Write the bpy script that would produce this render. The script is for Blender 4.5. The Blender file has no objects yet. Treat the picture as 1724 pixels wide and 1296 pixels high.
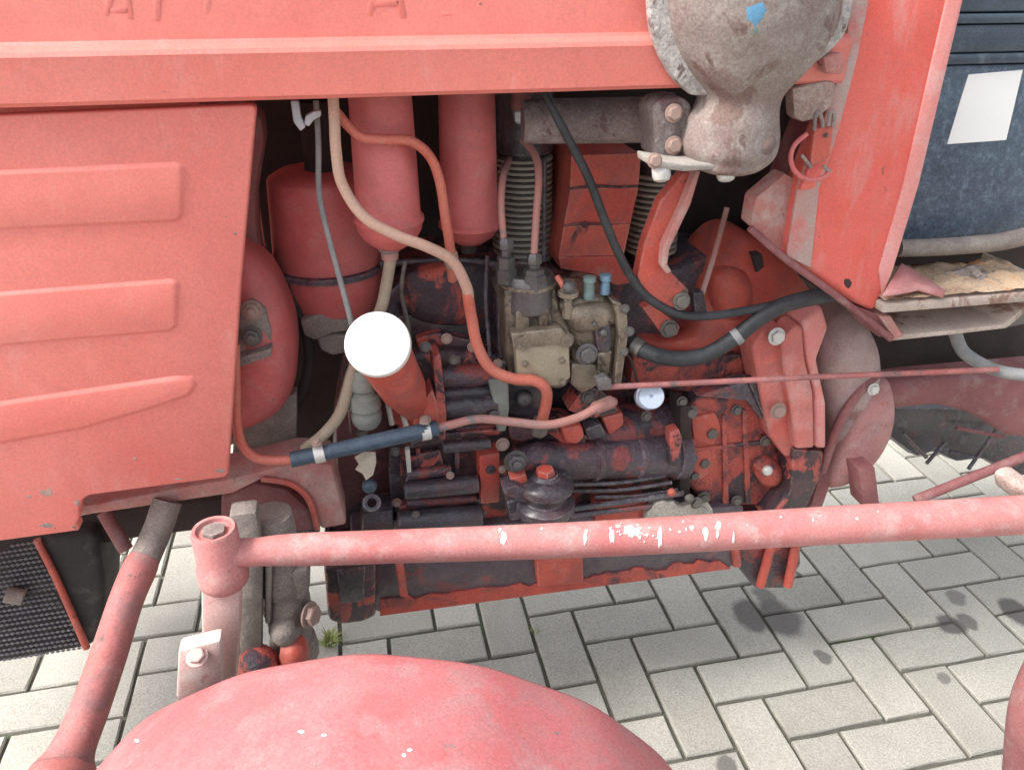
import bpy, bmesh, math, random
from mathutils import Vector, Matrix
from mathutils.bvhtree import BVHTree
random.seed(7)
S = bpy.context.scene
COL = S.collection

# ------------------------------------------------------------------ camera
CW, CH, CF = 1724.0, 1296.0, 1349.0
CP = Vector((0.0, -0.95, 1.31))
PIT, YAW = math.radians(27.7), math.radians(11.6)
FW = Vector((math.sin(YAW)*math.cos(PIT), math.cos(YAW)*math.cos(PIT), -math.sin(PIT)))
RT = Vector((math.cos(YAW), -math.sin(YAW), 0))
UP = RT.cross(FW)
cam = bpy.data.cameras.new("camera"); camo = bpy.data.objects.new("camera", cam); COL.objects.link(camo)
cam.sensor_fit = 'HORIZONTAL'; cam.angle = 2*math.atan(CW/2/CF)
cam.clip_start = 0.02; cam.clip_end = 300
mw = Matrix((RT, UP, -FW)).transposed().to_4x4(); mw.translation = CP
camo.matrix_world = mw
S.camera = camo

# ------------------------------------------------------------------ light
SUN_EL, SUN_AZ = math.radians(51), math.radians(262)     # azimuth from +Y, clockwise seen from above
sd = Vector((math.sin(SUN_AZ)*math.cos(SUN_EL), math.cos(SUN_AZ)*math.cos(SUN_EL), math.sin(SUN_EL)))
W = bpy.data.worlds.new("World"); S.world = W; W.use_nodes = True
nt = W.node_tree
bg = nt.nodes["Background"]
sky = nt.nodes.new("ShaderNodeTexSky"); sky.sky_type = 'NISHITA'; sky.sun_disc = False
sky.sun_elevation = SUN_EL; sky.sun_rotation = SUN_AZ
sky.air_density = 1.0; sky.dust_density = 3.5; sky.ozone_density = 0.6
hs = nt.nodes.new("ShaderNodeHueSaturation"); hs.inputs["Saturation"].default_value = .30     # overcast: nearly grey sky
nt.links.new(sky.outputs[0], hs.inputs["Color"]); nt.links.new(hs.outputs[0], bg.inputs[0]); bg.inputs[1].default_value = 0.115
sun = bpy.data.lights.new("sun", 'SUN'); sun.energy = 1.5; sun.angle = math.radians(16); sun.color = (1, .96, .9)
suno = bpy.data.objects.new("sun", sun); COL.objects.link(suno)
suno.rotation_euler = sd.to_track_quat('Z', 'Y').to_euler()
suno.location = (-4, -1, 4)
S.view_settings.view_transform = 'Standard'; S.view_settings.look = 'None'
S.view_settings.exposure = 1.48; S.view_settings.gamma = 1; S.view_settings.use_curve_mapping = False

# ------------------------------------------------------------------ pixel of the photo -> point in the place
def ray(px, py): return FW*CF + RT*(px-CW/2) - UP*(py-CH/2)
def P(px, py, Y):
    r = ray(px, py); return CP + r*((Y-CP.y)/r.y)
def G(px, py, z=0.0):
    r = ray(px, py); return CP + r*((z-CP.z)/r.z)
def depth(p): return (p-CP).dot(FW)
def M(px, p): return px*depth(p)/CF                      # pixels -> metres at p
def proj(p):
    d = p-CP; z = d.dot(FW)
    return CW/2+CF*d.dot(RT)/z, CH/2-CF*d.dot(UP)/z
def zat(X, Y, py):
    lo, hi = -0.5, 3.0
    for _ in range(40):
        m = (lo+hi)/2
        if proj(Vector((X, Y, m)))[1] > py: lo = m
        else: hi = m
    return (lo+hi)/2

# ------------------------------------------------------------------ materials
def rgb(*c): return (c[0], c[1], c[2], 1)
MATS = {}
class NB:
    def __init__(s, name):
        s.m = bpy.data.materials.new(name); s.m.use_nodes = True
        s.t = s.m.node_tree; s.n = s.t.nodes; s.p = s.n["Principled BSDF"]
        MATS[name] = s.m
    def new(s, t, **k):
        n = s.n.new(t)
        for a, b in k.items(): setattr(n, a, b)
        return n
    def link(s, a, b): s.t.links.new(a, b)
    def coords(s):
        tc = s.new("ShaderNodeTexCoord"); oi = s.new("ShaderNodeObjectInfo")
        mu = s.new("ShaderNodeMath", operation='MULTIPLY'); mu.inputs[1].default_value = 37
        s.link(oi.outputs["Random"], mu.inputs[0])
        ad = s.new("ShaderNodeVectorMath", operation='ADD')
        s.link(tc.outputs["Object"], ad.inputs[0]); s.link(mu.outputs[0], ad.inputs[1])
        return ad.outputs[0]
    def noise(s, co, scale, detail=6, rough=.6, dist=0.0):
        n = s.new("ShaderNodeTexNoise"); n.inputs["Scale"].default_value = scale
        n.inputs["Detail"].default_value = detail; n.inputs["Roughness"].default_value = rough
        n.inputs["Distortion"].default_value = dist
        s.link(co, n.inputs["Vector"]); return n.outputs["Fac"]
    def ramp(s, f, a, b, va=0.0, vb=1.0):
        r = s.new("ShaderNodeMapRange"); r.clamp = True
        r.inputs["From Min"].default_value = a; r.inputs["From Max"].default_value = b
        r.inputs["To Min"].default_value = va; r.inputs["To Max"].default_value = vb
        s.link(f, r.inputs["Value"]); return r.outputs[0]
    def mix(s, f, a, b):
        m = s.new("ShaderNodeMix", data_type='RGBA')
        for v, k in ((f, 0), (a, 6), (b, 7)):
            if hasattr(v, "is_linked"): s.link(v, m.inputs[k])
            else: m.inputs[k].default_value = v
        return m.outputs[2]
    def fmix(s, f, a, b):
        m = s.new("ShaderNodeMix", data_type='FLOAT')
        for v, k in ((f, 0), (a, 2), (b, 3)):
            if hasattr(v, "is_linked"): s.link(v, m.inputs[k])
            else: m.inputs[k].default_value = v
        return m.outputs[0]
    def math(s, op, a, b):
        m = s.new("ShaderNodeMath", operation=op)
        for v, k in ((a, 0), (b, 1)):
            if hasattr(v, "is_linked"): s.link(v, m.inputs[k])
            else: m.inputs[k].default_value = v
        return m.outputs[0]
    def bump(s, h, st, dist=.002):
        b = s.new("ShaderNodeBump"); b.inputs["Strength"].default_value = st; b.inputs["Distance"].default_value = dist
        s.link(h, b.inputs["Height"]); s.link(b.outputs[0], s.p.inputs["Normal"])

def surf(name, c1, c2, cov=None, c3=None, dust=None, cd=(.5,.42,.36), rough=.55, rough3=.35, bump=.3, bd=.002,
         s1=7, s2=11, s3=26, metal=0.0, spec=.4, speck=.12, chips=None, cc=(.16,.10,.09), edge=None, er=.005, coat=0.0, blot=None, cb=(.1,.08,.09), streak=None):
    b = NB(name); co = b.coords()
    n1 = b.noise(co, s1, 7, .62, .4); n2 = b.noise(co, s2, 9, .68, .6); co3 = co
    if streak:
        mp = b.new("ShaderNodeMapping"); mp.inputs["Scale"].default_value = (1, 1, streak); b.link(co, mp.inputs[0]); co3 = mp.outputs[0]
    n3 = b.noise(co3, s3, 8, .7); nf = b.noise(co, 330, 3, .7)
    col = b.mix(b.ramp(n1, .34, .66), rgb(*c1), rgb(*c2))
    r = rough; ro = None
    if dust is not None:
        d = b.ramp(n3, .60-dust*.32, .76-dust*.32, 0, min(.9, .3+dust)); col = b.mix(d, col, rgb(*cd))
        ro = b.fmix(d, rough, .85)
    if cov is not None:
        e = .70-cov*.42
        g = b.ramp(n2, e, e+.05); col = b.mix(g, col, rgb(*c3))
        ro = b.fmix(g, ro if ro is not None else rough, rough3)
    if chips is not None:
        nc = b.noise(co, 48, 5, .75, .3)
        h = b.ramp(nc, .69-chips*.25, .72-chips*.25); col = b.mix(h, col, rgb(*cc))
    if blot is not None:            # soft wiped grime
        nb2 = b.noise(co, 17, 5, .6, 1.2)
        col = b.mix(b.ramp(nb2, .46, .66, 0, blot), col, rgb(*cb))
    if edge is not None:            # paint rubbed off along the edges
        bv = b.new("ShaderNodeBevel"); bv.samples = 3; bv.inputs["Radius"].default_value = er
        ge = b.new("ShaderNodeNewGeometry")
        dp = b.new("ShaderNodeVectorMath", operation='DOT_PRODUCT'); b.link(bv.outputs[0], dp.inputs[0]); b.link(ge.outputs["Normal"], dp.inputs[1])
        ew = b.ramp(dp.outputs["Value"], .985, .90, 0, 1)
        ew = b.math('MULTIPLY', ew, b.ramp(b.noise(co, 55, 6, .75), .42, .60, 0, .85))
        col = b.mix(ew, col, rgb(*edge))
    # fine grain of old paint and dust
    k = b.ramp(nf, .3, .7, 1-speck, 1+speck)
    vm = b.new("ShaderNodeVectorMath", operation='SCALE'); b.link(col, vm.inputs[0]); b.link(k, vm.inputs["Scale"])
    b.link(vm.outputs[0], b.p.inputs["Base Color"])
    if ro is None: b.p.inputs["Roughness"].default_value = rough
    else: b.link(ro, b.p.inputs["Roughness"])
    b.p.inputs["Metallic"].default_value = metal
    if coat: b.p.inputs["Coat Weight"].default_value = coat; b.p.inputs["Coat Roughness"].default_value = .28
    b.p.inputs["Specular IOR Level"].default_value = spec
    nb = b.noise(co, 85, 6, .65); hh = b.math('ADD', b.math('MULTIPLY', n2, 1.6), nb)
    b.bump(hh, bump, bd)
    return b.m

surf("paint_hood", (.70,.185,.155), (.74,.235,.20), dust=.12, cd=(.74,.38,.34), rough=.48, bump=.12, bd=.003, speck=.10, chips=.0, s1=4, s2=5, s3=16, blot=.28, cb=(.60,.17,.145), streak=.5)
surf("paint_post", (.70,.115,.09), (.72,.17,.145), dust=.30, cd=(.60,.36,.34), rough=.48, bump=.18, bd=.003, speck=.12, chips=.12, s3=20, streak=.28, blot=.25, cb=(.52,.13,.11))
surf("paint_dusty", (.44,.16,.145), (.52,.24,.215), dust=.45, cd=(.46,.35,.32), rough=.65, bump=.3, chips=.2, speck=.16, blot=.45, cb=(.27,.16,.155))
surf("paint_pink", (.47,.155,.15), (.53,.23,.22), dust=.3, cd=(.56,.39,.37), rough=.6, bump=.25, chips=.12, cc=(.30,.16,.15), speck=.16, blot=.35, cb=(.38,.18,.17))
surf("paint_chalk", (.58,.34,.31), (.64,.44,.41), dust=.35, cd=(.68,.56,.53), cov=.18, c3=(.50,.20,.18), rough=.7, rough3=.65, bump=.3, speck=.16)
surf("paint_worn", (.38,.115,.105), (.46,.19,.18), dust=.2, cd=(.48,.34,.32), cov=.2, c3=(.17,.12,.12), rough=.65, rough3=.6, bump=.3, chips=.2, speck=.18, blot=.6, cb=(.22,.13,.135))
surf("paint_dirty", (.50,.15,.135), (.56,.22,.20), dust=.6, cd=(.45,.35,.33), rough=.6, bump=.2, speck=.15, chips=.2, blot=.6, cb=(.40,.29,.27), s3=14)
surf("paint_pale", (.68,.24,.22), (.72,.32,.30), dust=.3, cd=(.66,.45,.43), rough=.5, bump=.15, speck=.12)
surf("paint_fender", (.45,.125,.13), (.49,.165,.172), dust=.26, cd=(.40,.27,.27), rough=.6, bump=.2, speck=.18, chips=.22, cc=(.26,.17,.17), s1=6, s3=22, streak=.6, blot=.5, cb=(.36,.21,.21))
surf("paint_tin", (.54,.115,.112), (.60,.175,.168), dust=.18, cd=(.52,.28,.26), rough=.46, bump=.15, chips=.12, speck=.12, blot=.3, cb=(.34,.10,.10))
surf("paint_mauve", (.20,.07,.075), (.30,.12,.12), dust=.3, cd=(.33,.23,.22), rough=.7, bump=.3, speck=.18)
surf("gearbox_skin", (.34,.235,.225), (.42,.31,.295), cov=.2, c3=(.30,.12,.11), dust=.3, cd=(.42,.35,.33), rough=.7, rough3=.7, bump=.4, speck=.18, blot=.5, cb=(.22,.15,.15))
surf("gearbox_red", (.40,.17,.165), (.46,.24,.23), cov=.22, c3=(.45,.10,.075), dust=.3, cd=(.44,.34,.33), rough=.65, rough3=.5, bump=.4, speck=.18, blot=.55, cb=(.26,.12,.12))
surf("flange_red", (.58,.12,.10), (.66,.21,.18), cov=.14, c3=(.14,.07,.075), dust=.4, cd=(.62,.40,.37), rough=.5, bump=.35, bd=.003, speck=.16, s2=9, s3=14, streak=.4, blot=.45, cb=(.36,.13,.125), edge=(.66,.46,.43))
surf("sump_red", (.46,.07,.052), (.54,.11,.08), cov=.34, c3=(.10,.05,.06), rough=.45, rough3=.35, bump=.5, s2=9, speck=.2, blot=.8, cb=(.20,.07,.075))
surf("engine_red", (.40,.062,.052), (.50,.105,.085), cov=.64, c3=(.04,.032,.04), dust=.15, cd=(.40,.24,.22), rough=.40, rough3=.26, bump=.7, bd=.005, speck=.25, s2=17, blot=.85, cb=(.11,.05,.058), edge=(.56,.34,.31), coat=.25)
surf("engine_red_clean", (.48,.075,.055), (.56,.125,.09), cov=.22, c3=(.055,.04,.045), dust=.15, cd=(.44,.27,.24), rough=.45, rough3=.3, bump=.4, bd=.003, speck=.18, s2=8, blot=.5, cb=(.24,.08,.08), edge=(.55,.33,.29))
surf("engine_patchy", (.44,.08,.064), (.56,.13,.095), cov=.42, c3=(.06,.046,.058), rough=.42, rough3=.28, bump=.8, bd=.006, s2=8, speck=.28, blot=1.0, cb=(.075,.045,.058), edge=(.55,.30,.26))
surf("engine_grease", (.036,.030,.042), (.10,.082,.105), cov=.42, c3=(.28,.058,.055), dust=.12, cd=(.25,.22,.25), rough=.26, rough3=.4, bump=.9, bd=.006, s2=13, speck=.38, blot=.5, cb=(.14,.05,.056), edge=(.34,.27,.29), coat=.5)
surf("sump_wall", (.085,.066,.082), (.15,.115,.135), cov=.30, c3=(.30,.085,.08), dust=.15, cd=(.25,.21,.23), rough=.35, rough3=.4, bump=.5, bd=.004, s2=7, speck=.25, blot=.6, cb=(.06,.045,.06), coat=.3)
surf("engine_maroon", (.10,.045,.05), (.17,.065,.068), cov=.40, c3=(.045,.038,.045), dust=.1, cd=(.2,.16,.17), rough=.4, rough3=.3, bump=.6, bd=.004, speck=.25, edge=(.3,.18,.17))
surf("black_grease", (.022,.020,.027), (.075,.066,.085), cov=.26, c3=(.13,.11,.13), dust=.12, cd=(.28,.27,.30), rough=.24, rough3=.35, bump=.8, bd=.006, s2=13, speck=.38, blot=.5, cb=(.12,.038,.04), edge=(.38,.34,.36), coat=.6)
surf("black_and_shade", (.045,.036,.035), (.07,.055,.052), rough=.9, bump=.3, spec=.1)  # dull black parts, and shade painted into the bay and its gaps
surf("rust_cast", (.15,.12,.12), (.24,.19,.185), cov=.40, c3=(.14,.085,.09), dust=.30, cd=(.36,.33,.325), rough=.85, rough3=.85, bump=.8, bd=.004, s2=20, s3=34, speck=.3)
surf("muffler_skin", (.235,.19,.17), (.30,.255,.235), cov=.34, c3=(.17,.115,.10), dust=.34, cd=(.36,.325,.305), rough=.75, rough3=.8, bump=.5, bd=.003, s2=12, s3=40, speck=.28, spec=.3, blot=.6, cb=(.20,.13,.125))
surf("seam_flake", (.34,.30,.29), (.62,.60,.58), cov=.25, c3=(.24,.17,.16), rough=.9, rough3=.9, bump=1.0, bd=.004, s1=60, s2=50, speck=.3)
surf("pump_alloy", (.17,.135,.10), (.30,.25,.195), cov=.42, c3=(.075,.06,.05), rough=.36, rough3=.35, bump=.5, bd=.003, metal=.3, speck=.26, s2=24, blot=.6, cb=(.11,.085,.065), edge=(.62,.55,.47))
surf("pump_plate", (.31,.26,.185), (.39,.335,.25), cov=.12, c3=(.2,.17,.13), rough=.5, bump=.25, metal=.1, speck=.14, blot=.4, cb=(.25,.21,.15))
surf("steel_dark", (.10,.095,.10), (.20,.19,.19), cov=.2, c3=(.05,.045,.05), rough=.4, bump=.3, metal=.5, speck=.2, s2=60)
surf("steel_pale", (.55,.54,.52), (.70,.69,.67), cov=.1, c3=(.35,.31,.29), rough=.4, bump=.2, metal=.2, s2=60)
surf("boss_pink", (.40,.27,.24), (.50,.37,.33), dust=.3, cd=(.6,.52,.48), rough=.85, bump=1.0, bd=.005, s1=30, speck=.3)
surf("bolt_rust", (.30,.20,.17), (.42,.30,.26), rough=.7, bump=.4, s1=40)
surf("bolt_grease", (.10,.095,.09), (.22,.20,.18), rough=.45, bump=.4, s1=50, metal=.3)
surf("hanger_pale", (.30,.275,.25), (.40,.37,.34), cov=.2, c3=(.26,.2,.18), rough=.7, bump=.5, s1=40, speck=.2)
surf("knob_blue", (.40,.47,.58), (.50,.57,.68), cov=.08, c3=(.28,.30,.34), rough=.45, bump=.1, s2=40)
surf("zinc", (.46,.50,.56), (.56,.60,.66), cov=.08, c3=(.28,.29,.32), rough=.4, bump=.1, metal=.1, s2=40)
surf("hose_rubber", (.026,.028,.032), (.05,.053,.06), dust=.12, cd=(.12,.12,.13), rough=.5, bump=.25, s1=30, speck=.2)
surf("hose_new", (.045,.065,.095), (.075,.105,.145), rough=.35, bump=.15, s1=30, speck=.25)
surf("hose_grey", (.20,.21,.22), (.30,.30,.30), rough=.6, bump=.2, s1=30)
surf("pipe_tan", (.52,.36,.28), (.56,.34,.27), cov=.2, c3=(.50,.13,.10), rough3=.55, rough=.6, bump=.25, s1=12, s2=7, speck=.15)
surf("pipe_red", (.52,.12,.085), (.58,.20,.15), cov=.2, c3=(.36,.28,.24), rough3=.6, rough=.5, bump=.25, s1=12, s2=14, speck=.15)
surf("pipe_worn", (.36,.22,.20), (.48,.20,.17), cov=.3, c3=(.22,.19,.19), rough3=.5, rough=.5, bump=.25, s1=18, s2=14)
surf("hose_dirt", (.34,.27,.20), (.42,.35,.27), rough=.75, bump=.3, s1=20)
surf("grey_rubber", (.17,.18,.165), (.26,.27,.245), rough=.6, bump=.3, s1=30)
surf("cap_white", (.84,.84,.83), (.86,.86,.85), rough=.4, bump=.02, speck=.01)
surf("dirty_grey", (.20,.17,.155), (.30,.26,.235), dust=.3, cd=(.38,.33,.29), rough=.85, bump=.7, bd=.004, speck=.25, blot=.5, cb=(.15,.12,.115), edge=(.4,.34,.3))
surf("battery_case", (.055,.078,.115), (.095,.13,.18), dust=.34, cd=(.20,.255,.33), rough=.45, bump=.25, s1=10, s3=70, speck=.4, blot=.3, cb=(.035,.05,.08))
surf("battery_lid", (.045,.062,.085), (.075,.10,.135), dust=.15, cd=(.2,.24,.3), rough=.3, bump=.1, speck=.25)
surf("sticker", (.83,.83,.84), (.85,.85,.85), rough=.45, bump=.03, speck=.02)
surf("tray_dirt", (.52,.36,.24), (.60,.45,.32), cov=.30, c3=(.60,.24,.08), dust=.35, cd=(.26,.18,.14), rough=.9, rough3=.9, bump=.9, bd=.005, speck=.3, s2=9)
surf("tray_metal", (.36,.29,.25), (.50,.42,.37), cov=.30, c3=(.25,.15,.12), dust=.2, cd=(.6,.42,.36), rough=.75, rough3=.8, bump=.45, speck=.22)
surf("leaf_pale", (.50,.42,.34), (.58,.51,.42), rough=.8, bump=.3)
surf("gap_ground", (.30,.285,.25), (.40,.375,.33), rough=.95, bump=.6, bd=.003, s1=20, speck=.3)  # paving tone, for the plate that stands in for ground below the starter
surf("blue_patch", (.10,.26,.42), (.13,.31,.48), rough=.6, bump=.2)
surf("teal", (.15,.25,.25), (.22,.31,.30), rough=.4, bump=.2, s1=60, blot=.6, cb=(.1,.11,.1))
surf("blue_paint", (.14,.27,.38), (.20,.34,.45), rough=.4, bump=.2, s1=60, blot=.5, cb=(.1,.12,.13))
surf("drip_white", (.72,.64,.63), (.80,.75,.74), rough=.6, bump=.2)
surf("weed_green", (.16,.21,.06), (.30,.34,.09), rough=.6, bump=.1, s1=30)
surf("tyre", (.022,.021,.022), (.04,.038,.038), dust=.2, cd=(.14,.12,.11), rough=.75, bump=.3)
surf("mesh_wire", (.13,.125,.145), (.21,.20,.225), rough=.55, bump=.2, s1=40)
surf("fin_metal", (.30,.28,.235), (.40,.375,.32), cov=.2, c3=(.12,.11,.10), rough=.6, bump=.2, s1=40, s2=40)

# pavers with oil stains at the places where they lie
def paver_mat(name, c1, c2, stains):
    b = NB(name); co = b.coords()
    oi = b.new("ShaderNodeObjectInfo"); ge = b.new("ShaderNodeNewGeometry")
    n1 = b.noise(co, 6, 6, .6); n3 = b.noise(co, 40, 8, .75); nf = b.noise(co, 300, 3, .8)
    col = b.mix(b.ramp(n1, .35, .65), rgb(*c1), rgb(*c2))
    col = b.mix(b.ramp(n3, .55, .8, 0, .35), col, rgb(c1[0]*.62, c1[1]*.62, c1[2]*.60))
    k = b.math('MULTIPLY', b.ramp(nf, .3, .7, .68, 1.32), b.ramp(oi.outputs["Random"], 0, 1, .84, 1.10))
    vm = b.new("ShaderNodeVectorMath", operation='SCALE'); b.link(col, vm.inputs[0]); b.link(k, vm.inputs["Scale"])
    col = vm.outputs[0]
    wn = b.new("ShaderNodeTexNoise"); wn.inputs["Scale"].default_value = 16; wn.inputs["Detail"].default_value = 5
    b.link(ge.outputs["Position"], wn.inputs["Vector"])
    su = b.new("ShaderNodeVectorMath", operation='SUBTRACT'); su.inputs[1].default_value = (.5,.5,.5)
    b.link(wn.outputs["Color"], su.inputs[0])
    sc = b.new("ShaderNodeVectorMath", operation='SCALE'); sc.inputs["Scale"].default_value = .045; b.link(su.outputs[0], sc.inputs[0])
    ad = b.new("ShaderNodeVectorMath", operation='ADD'); b.link(ge.outputs["Position"], ad.inputs[0]); b.link(sc.outputs[0], ad.inputs[1])
    acc = None
    for (c, rx, ry, st) in stains:
        s2 = b.new("ShaderNodeVectorMath", operation='SUBTRACT'); b.link(ad.outputs[0], s2.inputs[0]); s2.inputs[1].default_value = (c.x, c.y, 0)
        s3 = b.new("ShaderNodeVectorMath", operation='MULTIPLY'); b.link(s2.outputs[0], s3.inputs[0]); s3.inputs[1].default_value = (1/rx, 1/ry, 0)
        ln = b.new("ShaderNodeVectorMath", operation='LENGTH'); b.link(s3.outputs[0], ln.inputs[0])
        f = b.ramp(ln.outputs["Value"], .8, 1.12, st, 0)
        acc = f if acc is None else b.math('MAXIMUM', acc, f)
    if acc is not None: col = b.mix(acc, col, rgb(.085,.078,.078))
    b.link(col, b.p.inputs["Base Color"])
    b.p.inputs["Roughness"].default_value = .85; b.p.inputs["Specular IOR Level"].default_value = .25
    b.bump(b.math('ADD', nf, n3), .35, .0015)
    return b.m
ST = []
def stain(px, py, rpx, k=1.0, st=.75):
    c = G(px, py); r = M(rpx, c); ST.append((c, r, r*k, st))
stain(1262, 1036, 30, 1.35); stain(1312, 1038, 36, 1.35); stain(1292, 1008, 20, 1.4, .6); stain(1390, 1107, 13, 1.4, .7)
stain(1600, 1050, 24, 1.0, .8); stain(1626, 1043, 15, 1.4, .7); stain(1612, 1006, 15, 1.3, .55); stain(1715, 1030, 26, 1.3, .85)
stain(1592, 1145, 11, 1.3, .6); stain(1222, 1288, 18, 1.3, .7); stain(1345, 968, 7, 1.5, .8)
paver_mat("paver_concrete", (.39,.375,.328), (.45,.434,.382), ST)
surf("joint_sand", (.10,.098,.08), (.16,.155,.125), rough=.95, bump=.6, s1=40, cov=.28, c3=(.06,.085,.035), s2=3)
surf("ground_far", (.30,.30,.285), (.36,.355,.335), rough=.9, bump=.3, s1=3)

# ------------------------------------------------------------------ objects
WL = {}
def wloc(o): return WL.get(o.name, Vector((0,0,0)))
def thing(name, label, cat, loc, group=None):
    o = bpy.data.objects.new(name, None); COL.objects.link(o); o.location = loc; WL[o.name] = Vector(loc)
    o.empty_display_size = .1
    o["label"] = label; o["category"] = cat
    if group: o["group"] = group
    return o
def obj(name, bm, mat, parent=None, label=None, smooth=35, origin=None):
    me = bpy.data.meshes.new(name)
    if len(bm.verts):
        lo = Vector([min(v.co[i] for v in bm.verts) for i in range(3)]); hi = Vector([max(v.co[i] for v in bm.verts) for i in range(3)])
        c = origin or (lo+hi)/2
    else: c = Vector((0,0,0))
    bmesh.ops.translate(bm, verts=bm.verts, vec=-c)
    bmesh.ops.recalc_face_normals(bm, faces=bm.faces)
    bm.to_mesh(me); bm.free()
    me.materials.append(MATS[mat])
    for p in me.polygons: p.use_smooth = True
    if smooth < 179: me.set_sharp_from_angle(angle=math.radians(smooth))
    o = bpy.data.objects.new(name, me); COL.objects.link(o)
    if parent is not None: o.parent = parent; o.location = c - wloc(parent)
    else: o.location = c
    WL[o.name] = c
    if label: o["label"] = label
    return o
def tag(o, label, cat, group=None):
    o["label"] = label; o["category"] = cat
    if group: o["group"] = group
    return o

def closed_smooth(pts, n=5):
    out = []; N = len(pts)
    for i in range(N):
        p0, p1, p2, p3 = [Vector(pts[(i+k-1) % N]) for k in range(4)]
        for j in range(n):
            t = j/n
            out.append(.5*((2*p1)+(p2-p0)*t+(2*p0-5*p1+4*p2-p3)*t*t+(3*p1-p0-3*p2+p3)*t*t*t))
    return out
def open_smooth(pts, n=8):
    out = []; N = len(pts)
    for i in range(N-1):
        p0 = pts[max(i-1,0)]; p1 = pts[i]; p2 = pts[i+1]; p3 = pts[min(i+2,N-1)]
        for j in range(n):
            t = j/n
            out.append(.5*((2*p1)+(p2-p0)*t+(2*p0-5*p1+4*p2-p3)*t*t+(3*p1-p0-3*p2+p3)*t*t*t))
    out.append(pts[-1]); return out
def wpts(outline, Y):
    r = []
    for p in outline:
        r.append(P(p[0], p[1], p[2] if len(p) > 2 else Y))
    return r
def bm_poly(outline, Y, thick, bevel=.003, seg=2, sm=0, bm=None):
    """a plate or casting: outline in the plane Y, real thickness behind it, rounded edges"""
    own = bmesh.new()
    if sm: outline = [tuple(v) for v in closed_smooth([p[:2] for p in outline], sm)]
    f = wpts(outline, Y)
    a = [own.verts.new(v) for v in f]; bk = [own.verts.new(v+Vector((0, thick, 0))) for v in f]
    n = len(a)
    own.faces.new(a); own.faces.new(bk[::-1])
    for i in range(n): own.faces.new((a[i], bk[i], bk[(i+1) % n], a[(i+1) % n]))
    bmesh.ops.recalc_face_normals(own, faces=own.faces)
    if bevel:
        own.edges.ensure_lookup_table()
        front = set(a)
        es = [e for e in own.edges if (e.verts[0] in front and e.verts[1] in front)]
        if not sm: es += [e for e in own.edges if (e.verts[0] in front) != (e.verts[1] in front)]
        bmesh.ops.bevel(own, geom=es, offset=bevel, segments=seg, profile=.5, affect='EDGES', clamp_overlap=True)
    if bm is None: return own
    join(bm, own); return bm
def join(bm, other):
    me = bpy.data.meshes.new("tmp"); other.to_mesh(me); other.free(); bm.from_mesh(me); bpy.data.meshes.remove(me)
def poly(name, outline, Y, thick, mat, parent, bevel=.003, seg=2, sm=0, label=None):
    return obj(name, bm_poly(outline, Y, thick, bevel, seg, sm), mat, parent, label)
def bm_dome(outline, Y, depth_, back=.02, steps=7, sm=4, power=1.0, bm=None):
    """pressed or cast bulge: outline at Y, swelling towards the viewer's side by depth_"""
    own = bmesh.new()
    if sm: outline = [tuple(v) for v in closed_smooth([p[:2] for p in outline], sm)]
    f = wpts(outline, Y); n = len(f)
    c = sum(f, Vector((0,0,0)))/n
    rings = [[own.verts.new(v+Vector((0, back, 0))) for v in f]]
    for k in range(steps):
        t = k/steps*math.pi/2
        s = math.cos(t)**power; h = depth_*math.sin(t)
        g = list(f)
        for _ in range(k*3): g = [(g[i-1]+g[i]*2+g[(i+1) % n])/4 for i in range(n)]
        rings.append([own.verts.new(c+(v-c)*s-Vector((0, h, 0))) for v in g])
    top = own.verts.new(c-Vector((0, depth_, 0)))
    for a, b in zip(rings, rings[1:]):
        for i in range(n): own.faces.new((a[i], a[(i+1) % n], b[(i+1) % n], b[i]))
    for i in range(n): own.faces.new((rings[-1][i], rings[-1][(i+1) % n], top))
    own.faces.new(rings[0])
    if bm is None: return own
    join(bm, own); return bm
def dome(name, outline, Y, depth_, mat, parent, back=.02, steps=7, sm=4, power=1.0, label=None):
    return obj(name, bm_dome(outline, Y, depth_, back, steps, sm, power), mat, parent, label, smooth=60)
def bm_loft(levels, Yc, seg=40, bm=None):
    """upright hollow casting: levels = [(picture y, left x, right x, depth to the front in m)], elliptical cross sections"""
    bm = bm or bmesh.new(); rings = []
    pts = [Vector((l[0], l[1], l[2], l[3])) for l in levels]; sm = []
    N = len(pts)
    for i in range(N-1):
        p0 = pts[max(i-1,0)]; p1 = pts[i]; p2 = pts[i+1]; p3 = pts[min(i+2,N-1)]
        for j in range(4):
            t = j/4
            sm.append(.5*((2*p1)+(p2-p0)*t+(2*p0-5*p1+4*p2-p3)*t*t+(3*p1-p0-3*p2+p3)*t*t*t))
    sm.append(pts[-1])
    for y, xl_, xr_, d in sm:
        a = P(xl_, y, Yc); b = P(xr_, y, Yc); c = (a+b)/2; h = (b-a)/2
        ring = []
        for k in range(seg):
            t = 2*math.pi*k/seg; ct, st = math.cos(t), math.sin(t)
            sx = math.copysign(abs(ct)**.85, ct); sy = math.copysign(abs(st)**.85, st)
            wob = 1+.012*math.sin(3*t+y*.05)+.010*math.sin(5*t-y*.03)
            ring.append(bm.verts.new(c+h*sx*wob-Vector((0, d*sy*wob, 0))))
        rings.append(ring)
    for a, b in zip(rings, rings[1:]):
        for k in range(seg): bm.faces.new((a[k], a[(k+1) % seg], b[(k+1) % seg], b[k]))
    bm.faces.new(rings[0][::-1]); bm.faces.new(rings[-1])
    return bm
def frame(ax):
    ax = ax.normalized(); h = Vector((0,0,1)) if abs(ax.z) < .9 else Vector((1,0,0))
    u = ax.cross(h).normalized(); return ax, u, ax.cross(u).normalized()
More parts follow.
